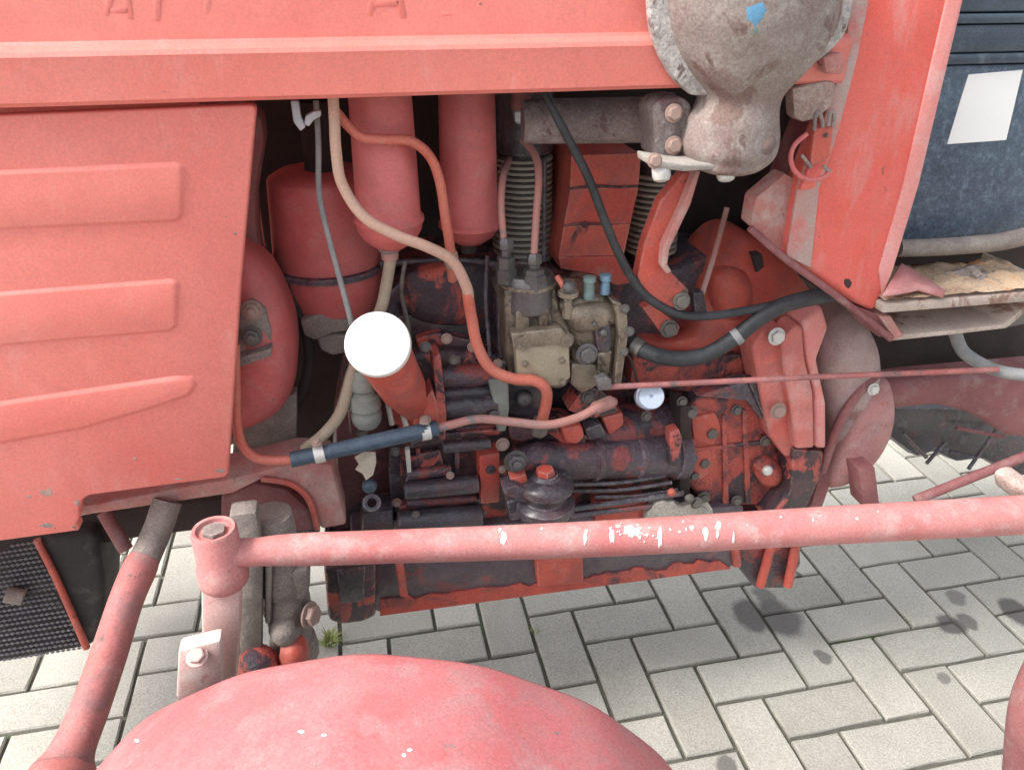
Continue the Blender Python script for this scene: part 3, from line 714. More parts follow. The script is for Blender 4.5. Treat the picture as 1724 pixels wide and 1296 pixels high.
poly("lower_web", [(1005,850),(1090,842),(1090,872),(1000,880)], .085, .03, "engine_red_clean", T, .003)
for x0, y0, x1, y1 in ((960,815,1120,800),(965,826,1130,812),(1000,836,1140,824)): tube("starter_wire", [(x0,y0,.09),((x0+x1)/2,(y0+y1)/2+5,.085),(x1,y1,.09)], 4, "black_grease", T, 8)
bolt(1130,828,.06,8,eng,"engine_red_clean",'dome'); bolt(1160,838,.07,9,eng,"bolt_grease",'dome'); bolt(1172,846,.07,9,eng,"bolt_grease")
bolt(1163,694,.105,10,eng,"bolt_grease"); bolt(1166,772,.105,8,eng,"bolt_grease")
poly("slope_plate", [(1172,668),(1262,640),(1296,668),(1310,720),(1280,706),(1258,676)], .105, .03, "engine_grease", T, .005)
poly("slope_bar", [(1258,640),(1276,640),(1312,716),(1318,744),(1300,736)], .098, .02, "black_grease", T, .004)
poly("side_casting", [(672,600),(745,590),(850,600),(862,650),(858,880),(668,905)], .128, .06, "engine_red", eng, .01, 3)
for x, y0, y1 in ((704,746,886),(738,640,742),(772,600,740),(770,760,884),(798,612,736),(796,830,880)):
    poly("casting_web", [(x-4,y0),(x+4,y0-1),(x+5,y1),(x-3,y1+1)], .118, .03, "engine_grease", eng, .002)
poly("casting_ledge", [(676,736),(846,722),(848,732),(676,748)], .112, .03, "engine_red", eng, .003)
poly("casting_ledge", [(672,852),(812,840),(812,848),(672,860)], .112, .03, "engine_grease", eng, .003)
poly("casting_ledge", [(740,648),(850,640),(850,646),(740,655)], .112, .03, "engine_red", eng, .002)
hlathe("union_nut", (912,706),(907,728), .085,.095, [(0,9),(0,14),(1,14),(1,9)], "bolt_grease", T, 6)
hlathe("union_nut", (757,424),(761,446), .093,.105, [(0,9),(0,13),(1,13),(1,9)], "bolt_rust", T, 6)
hlathe("hose_clamp", (1066,579),(1080,588), .08,.07, [(0,13),(0,16),(1,16),(1,13)], "bolt_grease", T, 20)
hlathe("hose_clip", (1236,570),(1246,563), .05,.049, [(0,13),(0,15),(1,15),(1,13)], "hose_grey", T, 20)
# --- oil filter stack under the starter
of = vlathe("oil_filter", 918, 830, .05, [(796,0),(797,20),(801,24),(803,34),(808,45),(812,48),(819,48),(823,43),(826,38),(836,37),(839,44),(844,50),(853,51),(858,47),(862,41),(885,38),(886,0)], "black_grease", T, 36)
vlathe("filter_plug", 918, 800, .05, [(788,0),(789,15),(796,17),(799,17)], "engine_red_clean", of, 6)
poly("filter_arm", [(846,824),(868,816),(900,832),(920,846),(900,854),(850,834)], .03, .03, "engine_grease", T, .004)
poly("filter_lug", [(852,846),(884,838),(900,868),(860,880)], .05, .04, "black_grease", T, .006)
tube("oil_line", [(955,858,.06),(1040,846,.07),(1150,830,.08)], 5, "black_grease", T); tube("oil_line", [(960,868,.06),(1050,857,.07),(1120,848,.08)], 5, "engine_grease", T)
poly("filter_red_tab", [(858,806),(886,798),(890,816),(872,826)], .045, .02, "engine_red_clean", T, .003)
poly("ground_gap_patch", [(1086,884),(1090,864),(1098,856),(1104,848),(1118,844),(1128,848),(1136,846),(1142,853),(1154,858),(1166,854),(1180,853),(1192,858),(1200,856),(1204,884)], .07, .02, "gap_ground", T, .002, label="pale plate standing in for paving seen through a gap")  # added plate in paving colour, stands in for ground visible through a gap
# --- breather knob
kf = P(1097, 667, .045); ax = (CP-kf).normalized(); r = M(22, kf); L = .05
bk = kf-ax*L-RT*.009-UP*.001; ax = (kf-bk)
kn = obj("breather_knob", bm_lathe(bk, ax, [(0,0),(0,r*.95),(L*.45,r*1.05),(L*.62,r*1.02),(L*.66,r*.8),(L*.72,r*.8),(L*.76,r),(L*.96,r),(L,r*.94),(L,r*.14),(L*.93,r*.12),(L*.93,0)], 36), "knob_blue", T)
# --- injection pump
pb = .085
ip = poly("injection_pump", [(848,490),(936,486),(944,520),(962,560),(964,640),(946,656),(864,652),(852,600)], pb, .1, "pump_alloy", T, .006, 3)
vlathe("pump_head", 889, 490, .11, [(456,0),(458,40),(466,45),(478,46),(482,45),(500,46),(515,45),(521,38),(522,0)], "steel_dark", ip, 36)
vlathe("head_rim", 889, 490, .11, [(471,45),(473,48),(477,48),(479,45)], "pump_alloy", ip, 36)
vlathe("delivery_valve", 852, 440, .10, [(398,0),(399,9),(404,13),(418,13),(420,9),(430,9),(432,16),(450,16),(452,19),(474,19),(475,0)], "steel_dark", ip, 6)
vlathe("delivery_valve", 899, 460, .085, [(424,0),(426,9),(431,13),(443,13),(445,10),(450,10),(452,18),(460,18),(462,21),(486,21),(487,0)], "steel_dark", ip, 6)
cp = poly("pump_cover", [(868,584),(958,574),(961,636),(944,650),(872,650)], .066, .02, "pump_plate", ip, .003)
for x, y in ((880,578),(952,573)): bolt(x, y, .07, 12, ip, "pump_alloy")
for x, y in ((884,612),(946,607),(948,644)): bolt(x, y, .064, 6, ip, "pump_alloy", 'dome')
poly("pump_ledge", [(860,562),(945,552),(964,572),(964,580),(864,588)], .062, .03, "pump_alloy", ip, .004)
poly("pump_web", [(868,524),(892,522),(892,560),(868,564)], .075, .02, "pump_alloy", ip, .005)
poly("pump_web", [(906,520),(926,518),(932,552),(908,556)], .075, .02, "pump_alloy", ip, .005)
gv = poly("governor_housing", [(940,512),(1000,496),(1030,500),(1050,524),(1054,560),(1048,610),(1034,646),(990,650),(966,620),(962,560)], .08, .1, "pump_alloy", T, .01, 3)
dome("governor_bulge", [(952,524),(1000,508),(1036,516),(1040,548),(1004,552),(972,560)], .078, .013, "pump_alloy", gv, power=.4)
poly("governor_flange", [(1030,506),(1046,510),(1057,532),(1058,566),(1046,650),(1034,650),(1042,570),(1038,530)], .06, .05, "pump_alloy", gv, .003)
for x, y in ((1052,520),(1060,558),(1050,592)): bolt(x, y, .06, 7, gv, "bolt_grease")
poly("governor_pocket", [(1000,546),(1028,542),(1032,572),(1026,600),(1006,592)], .066, .02, "black_grease", gv, .006)
bolt(1001, 546, .062, 5, gv, "steel_dark", 'dome'); bolt(1016, 560, .064, 8, gv, "steel_dark", 'dome')
poly("governor_web", [(1006,596),(1032,590),(1026,632),(1006,630)], .066, .02, "pump_alloy", gv, .005)
bolt(988, 596, .07, 16, gv, "steel_dark", 'hex')
poly("governor_leg", [(962,612),(1006,614),(1008,650),(980,664),(960,648)], .072, .03, "pump_alloy", gv, .006)
vlathe("vent_screw", 957, 490, .08, [(470,0),(472,10),(478,13),(488,14),(490,18),(497,18),(500,12),(502,9),(534,10),(535,0)], "pump_alloy", gv, 14)
bolt(957, 484, .066, 13, gv, "steel_dark", 'dome', (0,-.7,.7))
vlathe("banjo_bolt", 992, 485, .075, [(464,0),(466,11),(474,11),(476,8),(480,9),(502,10),(503,0)], "teal", gv, 12, "teal banjo bolt")
vlathe("banjo_bolt", 1019, 480, .08, [(460,0),(462,10),(472,10),(474,7),(478,8),(494,9),(495,0)], "blue_paint", gv, 12, "pale blue banjo bolt")
tube("wire_end", [(938,466,.08),(946,478,.07),(952,488,.065)], 5, "pipe_red", gv)
pf = poly("pump_foot", [(955,692),(986,650),(1012,656),(1030,672),(1044,694),(1000,706)], .10, .04, "engine_red", T, .005)
bolt(990, 668, .098, 9, pf, "bolt_grease"); bolt(850, 612, .12, 10, eng, "steel_dark", 'dome')
poly("pump_neck", [(836,500),(850,490),(856,600),(862,650),(846,640),(838,590)], .13, .06, "black_grease", T, .006)
# --- hoses, pipes, cables
fpp = tube("fuel_pipe", [(560,150,.04),(563,200,.035),(566,255,.03),(576,310,.03),(612,364,.025),(665,395,.025),(720,416,.03),(762,440,.04),(785,482,.05),(789,505,.053)], 9.5, "pipe_tan", T, 14, "long tan pipe with a red painted lower end curving past the front filter")
tube("painted_end", [(787,492,.0515),(789,505,.053),(794,535,.06),(804,582,.06),(826,620,.06),(862,637,.06),(896,640,.06),(917,652,.06),(920,676,.07),(908,724,.09)], 9.7, "pipe_red", fpp, 14)
tube("fuel_pipe", [(566,188,.05),(586,212,.05),(610,231,.045),(650,235,.045),(692,238,.05),(724,264,.06),(741,308,.07),(750,368,.08),(757,412,.09),(762,470,.12)], 8.5, "pipe_red", T, 14, "orange red pipe looping across the front filter")
tube("cable", [(532,170,.09),(536,240,.08),(538,330,.08),(556,410,.07),(575,480,.06),(592,545,.05),(604,600,.06)], 5, "hose_grey", T, 10, "thin grey cable")
tube("drain_hose", [(658,432,.10),(652,470,.10),(641,520,.09),(615,580,.09),(594,625,.08),(575,690,.07),(548,728,.06),(512,757,.06)], 10, "hose_dirt", T, 14, "dirty tan drain hose")
rh = tube("rubber_hose", [(490,774,.03),(610,748,.035),(736,720,.05)], 13.5, "hose_new", T, 18, "straight black rubber hose with two clamps", sm=False)
for x0, y0, x1, y1 in ((529,766,546,762), (709,727,724,724)):
    hlathe("hose_clamp", (x0,y0), (x1,y1), .032 if x0 < 600 else .048, .033 if x0 < 600 else .049, [(0,13),(0,15.5),(1,15.5),(1,13)], "steel_pale", rh, 20)
bolt(533, 745, .028, 7, rh, "bolt_rust", 'hex', (-.2,-.3,1)); bolt(716, 708, .044, 8, rh, "bolt_rust", 'hex', (-.2,-.3,1))
tube("return_pipe", [(396,580,.04),(397,660,.035),(399,712,.03),(410,752,.03),(440,773,.03),(496,774,.03)], 8, "pipe_red", T, 14, "red pipe from behind the panel into the hose")
tube("return_pipe", [(730,722,.05),(762,714,.05),(806,705,.05),(862,710,.05),(922,715,.05),(974,702,.055),(1008,684,.06),(1034,676,.08)], 7.5, "pipe_worn", T, 14, "worn pinkish pipe leaving the hose to the right")
hlathe("pipe_nut", (1000,688), (1030,676), .06, .075, [(0,7),(0,11),(1,11),(1,7)], "pipe_worn", T, 6)
tube("injector_pipe", [(848,402,.10),(844,350,.11),(846,305,.13),(852,282,.17),(858,266,.25)], 6, "pipe_worn", T); tube("injector_pipe", [(899,428,.085),(903,360,.10),(907,300,.12),(901,262,.15),(880,236,.18)], 6.5, "pipe_worn", T)
vlathe("injector", 877, 190, .18, [(150,14),(182,14),(184,10),(188,14),(203,13),(208,8),(210,0)], "zinc", T, 6)
tube("injector_stem", [(877,130,.18),(877,184,.18)], 17, "paint_mauve", T, sm=False)
tube("black_cable", [(915,150,.06),(932,186,.05),(960,240,.045),(990,298,.04),(1014,360,.04),(1034,410,.04),(1060,462,.045),(1092,502,.045),(1140,528,.045),(1190,532,.05),(1250,524,.05),(1310,512,.05),(1400,494,.04)], 7.5, "hose_rubber", T, 14, "thin black cable running down from under the hood")
tube("black_hose", [(1050,560,.10),(1066,580,.08),(1098,596,.06),(1140,604,.055),(1186,598,.05),(1232,572,.05),(1285,532,.045),(1330,510,.04),(1400,495,.04)], 13.5, "hose_rubber", T, 16, "thick black hose sagging behind the bracket")
tube("throttle_rod", [(1012,652,.05),(1180,644,.04),(1360,635,.03),(1680,622,.0)], 5, "paint_worn", T, 10, sm=False)
poly("rod_clevis", [(1004,640),(1022,634),(1030,640),(1030,656),(1008,658)], .04, .015, "steel_dark", T, .002)
tube("thin_rod", [(1224,350,.14),(1202,430,.12),(1180,500,.10)], 5, "paint_dusty", T, 8); poly("rod_end", [(1166,494),(1186,492),(1192,528),(1172,534)], .09, .02, "black_grease", T, .003)
tube("grey_hose", [(1606,555,.06),(1622,592,.05),(1660,616,.03),(1700,628,.0),(1790,638,-.03)], 10.5, "hose_grey", T, 14)
# --- clutch housing, flanges, gearbox
dome("bell_housing", [(1180,470),(1215,415),(1262,398),(1325,440),(1375,515),(1345,560),(1292,610),(1190,610),(1090,604),(1076,566),(1150,560)], .21, .05, "engine_red_clean", T, back=.1, power=.7)
dome("bell_bulge", [(1200,470),(1228,452),(1258,462),(1266,510),(1240,540),(1204,530)], .17, .025, "engine_red_clean", T, power=.6)
poly("bell_hole", [(1270,430),(1284,428),(1287,450),(1274,460)], .165, .02, "black_and_shade", T, .002)
poly("housing_ledge", [(1066,590),(1130,600),(1260,596),(1290,640),(1290,672),(1170,664),(1060,650)], .15, .06, "engine_patchy", T, .01)
ch = poly("clutch_housing", [(1156,700),(1176,664),(1262,668),(1302,716),(1322,800),(1296,852),(1192,856),(1148,806)], .125, .08, "engine_patchy", T, .012, 3)
bolt(1197, 728, .122, 11, ch, "bolt_grease"); bolt(1185, 778, .122, 10, ch, "bolt_grease"); bolt(1184, 838, .122, 10, ch, "bolt_grease")
poly("housing_boss", [(1164,704),(1206,694),(1216,722),(1202,752),(1168,742)], .118, .02, "engine_red_clean", ch, .006)
poly("housing_boss", [(1160,764),(1196,756),(1204,790),(1180,810),(1154,796)], .118, .02, "engine_red_clean", ch, .006)
for o_ in ([(1216,700),(1224,698),(1228,850),(1218,850)], [(1250,690),(1258,690),(1266,850),(1256,850)]): poly("housing_rib", o_, .119, .02, "engine_patchy", ch, .003)
poly("housing_rib", [(1160,756),(1310,740),(1312,747),(1160,763)], .120, .02, "engine_patchy", ch, .003)
for x, y in ((1240,690),(1288,742),(1240,842),(1168,800)): bolt(x, y, .119, 8, ch, random.choice(("bolt_grease","steel_dark")))
dome("plug_boss", [(1270,780),(1290,770),(1312,782),(1316,806),(1296,820),(1274,808)], .118, .018, "engine_patchy", ch, power=.6)
bolt(1291, 791, .098, 10, ch, "steel_pale", 'dome', label="white plug")
f1_ = poly("clutch_flange", [(1266,585),(1286,556),(1322,552),(1326,640),(1338,705),(1342,770),(1322,770),(1296,735),(1280,660)], .09, .05, "flange_red", T, .006, 3)
bolt(1307, 566, .075, 13, f1_, "steel_pale", label="pale bolt head"); bolt(1310, 691, .075, 12, f1_, "bolt_rust", label="tan bolt head")
poly("flange_gap", [(1300,560),(1330,556),(1340,640),(1345,760),(1330,850),(1310,850),(1322,740)], .13, .05, "engine_grease", T, .003)
poly("gearbox_flange", [(1316,575),(1340,548),(1352,550),(1356,604),(1370,662),(1372,755),(1340,757),(1332,690),(1320,625)], .07, .04, "flange_red", T, .006, 3)
poly("gearbox_flange", [(1351,545),(1385,515),(1396,552),(1376,606),(1392,680),(1392,757),(1373,755),(1372,660),(1358,604)], .075, .05, "paint_pale", T, .007, 3)
poly("lower_flange", [(1336,756),(1388,760),(1384,800),(1362,850),(1340,880),(1290,880),(1330,830)], .08, .05, "engine_red", T, .006)
poly("lower_flange", [(1392,756),(1398,820),(1380,870),(1345,905),(1340,880),(1366,850)], .10, .05, "paint_mauve", T, .005)
dome("gearbox_case", [(1380,545),(1425,520),(1462,555),(1474,600),(1466,650),(1440,690),(1404,790),(1376,780),(1384,700),(1368,610)], .15, .05, "gearbox_skin", T, back=.2, power=.55)
gb = dome("gearbox_bulge", [(1392,820),(1386,792),(1412,722),(1448,668),(1492,638),(1502,690),(1484,748),(1440,800)], .12, .035, "gearbox_red", T, back=.2, power=.42)
bolt(1470, 655, .09, 9, gb, "steel_pale"); tube("case_rib", [(1478,628,.11),(1446,660,.10),(1412,715,.095),(1384,792,.095)], 8, "paint_mauve", T)
poly("axle_housing", [(1468,652),(1560,640),(1800,618),(1800,748),(1700,738),(1640,700),(1580,686),(1496,694)], .2, .06, "paint_mauve", T, .02, 3)
poly("dark_frame", [(1440,500),(1800,480),(1800,660),(1440,680)], .33, .1, "black_and_shade", T, .01)
poly("underside_lumps", [(1484,684),(1800,690),(1800,800),(1720,805),(1690,795),(1655,775),(1612,782),(1575,764),(1545,775),(1502,742)], .42, .15, "black_grease", T, .02)
for i, (a, b) in enumerate((((1520,730),(1560,770)), ((1590,745),(1560,780)), ((1600,760),(1640,770)), ((1680,720),(1630,790)), ((1610,720),(1690,735)))):
    tube("linkage_rod", [(a[0],a[1],.40),(b[0],b[1],.38)], 3.5, "paint_mauve" if i > 3 else "black_grease", T, 8, sm=False)
tube("lift_rod", [(1540,842,-.02),(1800,738,-.05)], 8.5, "paint_mauve", T, 14, sm=False)
poly("frame_stub", [(1446,792),(1474,786),(1482,850),(1454,856)], .05, .04, "paint_mauve", T, .004)
dome("ball_joint", [(1700,818),(1710,808),(1728,806),(1738,818),(1732,836),(1706,838)], -.17, .02, "boss_pink", T, back=.03)
# --- sump
su = poly("oil_sump", [(590,900),(1255,850),(1250,940),(1232,958),(640,1036),(600,1010)], .11, .18, "sump_wall", T, .01)
jr = random.Random(5)
top_ = []; x_ = 640
while x_ < 1222:
    top_.append((x_, 1012-(x_-640)*.121+jr.gauss(0,2.6))); x_ += jr.uniform(5,22)
poly("sump_lip", top_+[(1231,957),(640,1036.5)], .1075, .02, "sump_red", su, 0)
poly("sump_pad", [(902,938),(982,930),(984,982),(906,990)], .092, .03, "engine_red_clean", su, .006)
fb_ = poly("front_bearer", [(545,955),(634,946),(634,1038),(612,1048),(574,1053),(553,1046)], .075, .2, "engine_red", T, .008)
poly("bearer_face", [(566,960),(616,954),(614,1012),(572,1018)], .071, .02, "black_grease", fb_, .004)
tube("bearer_edge", [(672,945,.09),(680,1000,.09)], 7, "engine_red_clean", T, sm=False)
re = poly("rear_bearer", [(1212,905),(1348,880),(1350,950),(1324,992),(1272,992),(1240,952),(1215,950)], .12, .12, "engine_grease", T, .008)
for a, b in (((1306,890),(1280,985)), ((1346,885),(1326,985)), ((1236,905),(1240,950))): tube("bearer_rib", [(a[0],a[1],.11),(b[0],b[1],.11)], 8, "engine_red_clean", re, sm=False)
poly("bearer_bolt_pad", [(1296,905),(1318,900),(1316,925),(1300,930)], .11, .02, "engine_red", re, .004)
#@@FRONT
# --- front axle support
poly("frame_rail", [(-300,930),(140,852),(400,803),(500,778),(558,782),(584,884),(540,892),(520,842),(486,816),(440,808),(392,832),(150,868),(-300,960)], .06, .07, "paint_dusty", T, .006)
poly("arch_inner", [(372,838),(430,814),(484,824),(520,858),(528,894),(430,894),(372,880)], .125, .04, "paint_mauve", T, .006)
tube("arch_edge", [(440,806,.055),(490,815,.055),(520,842,.055),(534,890,.055)], 5, "engine_red_clean", T)
poly("cross_member", [(120,870),(380,840),(380,890),(250,905),(130,925)], .20, .1, "black_and_shade", T, .01)
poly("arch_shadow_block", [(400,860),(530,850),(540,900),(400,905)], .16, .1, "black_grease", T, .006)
poly("axle_strap", [(384,868),(432,862),(442,940),(440,1135),(404,1140),(404,960)], -.02, .03, "dirty_grey", T, .006)
kn_ = vlathe("axle_knuckle", 478, 990, .03, [(862,0),(864,34),(880,36),(940,36),(946,38),(958,40),(972,42),(984,41),(988,37),(1000,37),(1006,40),(1022,40),(1028,36),(1040,36),(1048,34),(1070,33),(1074,38),(1092,41),(1100,40),(1106,34),(1150,34),(1152,0)], "dirty_grey", T, 30)
poly("knuckle_ear", [(492,966),(516,960),(522,984),(514,1010),(494,1008)], .0, .05, "dirty_grey", kn_, .006, 3, 2)
dome("knuckle_boss", [(452,1058),(470,1042),(496,1044),(506,1064),(490,1080),(462,1080)], -.005, .022, "dirty_grey", kn_, power=.6)
poly("knuckle_rib", [(446,940),(458,938),(456,1050),(446,1052)], -.01, .03, "dirty_grey", kn_, .004)
bolt(520, 1034, .0, 19, kn_, "bolt_rust", 'hex', (.8,-.5,.1))
dome("knuckle_foot", [(474,1088),(500,1082),(518,1098),(516,1130),(474,1134)], -.02, .016, "engine_red_clean", kn_, power=.6)
dome("knuckle_foot", [(404,1112),(430,1098),(462,1112),(466,1150),(404,1150)], -.03, .02, "engine_patchy", kn_, power=.6)
# --- drag link with its eye
dl = obj("drag_link", bm_tube([(384,932,-.175,25),(430,929,-.175,24),(470,926,-.175,26),(530,924,-.175,28),(620,921,-.178,28),(1000,907,-.195,30),(1400,884,-.215,32),(1800,862,-.235,33)], 28, 28, 8), "paint_pink", T, "long pinkish steering drag link with white paint drips", 60)
eye = vlathe("link_eye", 368, 930, -.175, [(896,0),(896,29),(890,30),(889,35),(893,38),(945,38),(950,41),(968,42),(976,40),(982,34),(984,0)], "paint_pink", T, 36)
vlathe("castle_nut", 368, 930, -.175, [(890,0),(890,20),(897,20)], "dirty_grey", eye, 6)
tube("split_pin", [(350,902,-.185),(386,892,-.165)], 3.5, "dirty_grey", eye, sm=False)
bv = world_bvh(dl)
drips = [(848,907,5,15),(842,892,3,4),(912,890,2,2),(985,906,3,14),(988,894,2,5),(1030,903,4,14),(1028,890,3,4),(1111,906,4,17),(1188,899,5,11),(1210,884,6,7),(1208,900,3,7),(1235,905,2,9),(1040,886,5,3),(1165,888,4,4)]
dr = random.Random(11)
drips.append((1066,895,15,11))
for k in range(22): drips.append((1072+dr.gauss(0,22), 895+dr.gauss(0,11), dr.uniform(.8,3), dr.uniform(.8,3.2)))
for k in range(9): drips.append((dr.uniform(1110,1560), 884-(0)+dr.gauss(0,10)-(0), dr.uniform(.9,2.6), dr.uniform(.9,3)))
drips = [(x, y-(x-1110)*.05 if n >= 40 else y, w, h) for n, (x, y, w, h) in enumerate(drips)]
for (x, y, w, h) in drips:
    o_ = []
    nk = 22 if w > 10 else 9
    for k in range(nk):
        a = 2*math.pi*k/nk; q = random.uniform(.55,1.25); o_.append((x+math.cos(a)*w*q, y+math.sin(a)*h*q))
    b_ = bm_decal(bv, o_, .0011, 2)
    if len(b_.faces): obj("paint_drip", b_, "drip_white", dl)
    else: b_.free()
poly("steering_arm", [(338,978),(406,972),(404,1060),(398,1150),(340,1150)], -.19, .03, "paint_chalk", T, .006)
ap = poly("arm_plate", [(300,1096),(372,1078),(374,1136),(372,1180),(296,1180)], -.235, .02, "paint_chalk", T, .005)
bolt(332, 1106, -.24, 15, ap, "paint_chalk", 'hex', (0,-.4,1))
# --- tie rod at the front
tr = tube("tie_rod", [(280,850,.06,23),(266,890,.04,23),(246,935,.01,24),(236,955,-.005,28),(212,1012,-.04,28),(182,1105,-.10,30),(152,1190,-.15,32),(122,1262,-.19,37),(108,1300,-.21,54),(92,1350,-.25,62)], 30, "paint_worn", T, 24, "worn red tie rod with bare grey upper end")
tube("bare_end", [(282,843,.062,23.5),(266,890,.04,23.5),(247,933,.011,24.5),(243,941,.006,25.5)], 24, "dirty_grey", tr, 24)
tube("brace", [(175,862,.16),(212,925,.14)], 12, "paint_mauve", T, sm=False)
# --- dark mesh guard under the nose: woven wire in a red edged frame
gd = poly("mesh_guard", [(-40,935),(62,906),(160,896),(176,980),(174,1040),(166,1078),(148,1092),(-40,1124)], .17, .12, "tyre", T, .02, 3, label="dark woven wire guard with a red edge under the nose")
tube("guard_edge", [(62,908,.165),(100,985,.162),(146,1090,.16)], 6, "engine_red_clean", gd)
bm = bmesh.new()
def inside(px, py):
    ex = 62+(py-908)*(146-62)/(1090-908)
    return px < ex-6 and py > 925-(px)*.3 and py < 1117-px*.17
for ky in range(26):
    for kx in range(26):
        x = -60+kx*9+(4.5 if ky % 2 else 0); y = 915+ky*8.2-kx*1.4
        if not inside(x, y): continue
        c = P(x, y, .1665); r = M(3.9, c)
        vs = [bm.verts.new(c+Vector(d)) for d in ((-r*1.15,0,0),(0,0,r*.8),(r*1.15,0,0),(0,0,-r*.8),(0,-r*.9,0))]
        for i in range(4): bm.faces.new((vs[i], vs[(i+1) % 4], vs[4]))
mw_ = obj("wire_weave", bm, "mesh_wire", gd, smooth=60); mw_["kind"] = "stuff"
hlathe("guard_eye", (10,1000), (40,1005), .15, .15, [(0,0),(0,14),(1,14),(1,0)], "dirty_grey", gd, 16)
# --- right side: dash tower, latch
post = poly("dash_tower", [(1442,-120),(1655,-120),(1622,0),(1548,310),(1504,455),(1474,527),(1440,512),(1324,432),(1344,312),(1392,190),(1424,90)], -.004, .03, "paint_post", T, .010, 4)
poly("tower_flange", [(1442,-120),(1468,-120),(1462,10),(1444,100),(1414,215),(1380,318),(1366,452),(1324,432),(1344,312),(1392,190),(1424,90)], -.0065, .004, "paint_dirty", post, .002)
poly("tower_fold", [(1622,-120),(1655,-120),(1622,0),(1548,310),(1504,455),(1486,500),(1480,455),(1522,310),(1594,0)], -.0065, .004, "paint_pale", post, .002, 3)
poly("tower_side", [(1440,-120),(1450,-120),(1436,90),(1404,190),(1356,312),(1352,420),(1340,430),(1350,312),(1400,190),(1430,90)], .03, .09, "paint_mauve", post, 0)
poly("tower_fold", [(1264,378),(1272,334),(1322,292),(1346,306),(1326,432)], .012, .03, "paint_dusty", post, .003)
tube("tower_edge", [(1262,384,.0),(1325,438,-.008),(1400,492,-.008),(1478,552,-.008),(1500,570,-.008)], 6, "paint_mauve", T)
bm = bm_decal(world_bvh(post), [(1422,470),(1430,470),(1434,478),(1428,486),(1421,478)], .0006, 2); obj("drilled_hole", bm, "black_and_shade", post)
bm = bm_decal(world_bvh(post), [(1440,474),(1498,466),(1494,474),(1462,480),(1450,512),(1444,508),(1452,480)], .0006, 0); obj("torn_seam", bm, "rust_cast", post)
poly("tower_foot", [(1440,515),(1476,528),(1500,548),(1505,570),(1480,568)], .0, .05, "paint_mauve", T, .003)
lp = poly("latch_plate", [(1334,150),(1392,136),(1408,140),(1400,180),(1376,200),(1352,206),(1338,198)], -.015, .02, "boss_pink", T, .003)
poly("hinge_block", [(1386,96),(1418,88),(1426,100),(1420,126),(1390,124)], -.03, .03, "paint_dusty", T, .004)
ls = poly("latch_strap", [(1372,216),(1404,212),(1398,268),(1364,280)], -.025, .015, "engine_red_clean", T, .002)
tube("latch_hook", [(1371,220,-.028),(1373,196,-.03),(1380,190,-.03),(1386,214,-.03)], 3.5, "dirty_grey", ls, 8); tube("latch_hook", [(1402,214,-.028),(1404,192,-.03),(1398,188,-.03),(1394,212,-.03)], 3.5, "dirty_grey", ls, 8)
bolt(1390, 228, -.027, 4, ls, "black_grease", 'dome')
tube("pin_ring", [(1358,226,-.03),(1338,244,-.035),(1331,266,-.038),(1338,288,-.038),(1358,302,-.035),(1384,300,-.032),(1398,288,-.03)], 4.2, "paint_tin", T, 10)
tube("ring_tip", [(1386,280,-.031),(1399,290,-.031)], 3, "dirty_grey", T, 8, sm=False)
tube("latch_pin", [(1350,262,-.03),(1366,282,-.03)], 3, "dirty_grey", T, 8, sm=False)
poly("tower_lower_strap", [(1366,272),(1398,264),(1372,318),(1346,322)], -.013, .012, "paint_post", T, .003)
# --- battery tray
zt = P(1600, 500, -.02).z
tray = poly("battery_tray", [(1486,512),(1600,503),(1800,486),(1800,503),(1600,519),(1486,528)], -.02, .34, "tray_metal", T, .003)
bmx = bmesh.new(); nx_, ny_ = 26, 14
xa, xb = P(1492,500,-.02).x, P(1790,485,-.02).x
z0, z1 = P(1486,512,-.02).z, P(1800,486,-.02).z
gr = [[None]*(ny_+1) for _ in range(nx_+1)]
for i in range(nx_+1):
    for j in range(ny_+1):
        u = i/nx_; v = j/ny_
        x = xa+(xb-xa)*u; y = -.018+.30*v
        z = z0+(z1-z0)*u+.004+.006*math.sin(i*1.3+j*.7)*math.sin(j*.9+i*.4)*(1 if 0 < j < ny_ else 0)+random.uniform(0,.004)
        gr[i][j] = bmx.verts.new((x, y, z))
for i in range(nx_):
    for j in range(ny_): bmx.faces.new((gr[i][j], gr[i+1][j], gr[i+1][j+1], gr[i][j+1]))
td = obj("dirt_layer", bmx, "tray_dirt", tray, "tan dirt and rust lying in the tray", 60)
poly("tray_channel", [(1500,566),(1600,556),(1690,546),(1712,528),(1740,498),(1746,500),(1716,536),(1694,553),(1600,564),(1504,574)], -.006, .12, "tray_metal", T, .002)
poly("channel_back", [(1486,530),(1800,504),(1800,530),(1690,552),(1500,572)], .11, .01, "steel_dark", T, 0)  # dark colour stands in for the shadow below the tray lip
poly("channel_end", [(1480,532),(1500,532),(1522,566),(1506,572)], -.008, .10, "paint_dusty", T, .002)
fp = bmesh.new()
a_ = [P(1484,500,-.03), P(1515,446,.03), P(1550,466,.02), P(1590,492,-.02), P(1586,502,-.025), P(1545,490,-.01), P(1510,497,-.03)]
vs = [fp.verts.new(v) for v in a_]; cc = fp.verts.new(P(1530,478,.0))
for i in range(7): fp.faces.new((vs[i], vs[(i+1) % 7], cc))
flp = obj("tray_flap", fp, "paint_pink", tray, "bent pinkish white metal flap", 20)
so = flp.modifiers.new("thickness", 'SOLIDIFY'); so.thickness = .004
poly("tray_back", [(1480,360),(1900,330),(1900,500),(1480,510)], .31, .02, "black_and_shade", tray, 0)  # added dark plate, its colour stands in for shade under the battery
poly("tray_gap_shade", [(1505,420),(1660,412),(1650,440),(1505,446)], .10, .02, "black_and_shade", tray, 0)  # thin dark plate, shade below the rim put into its colour
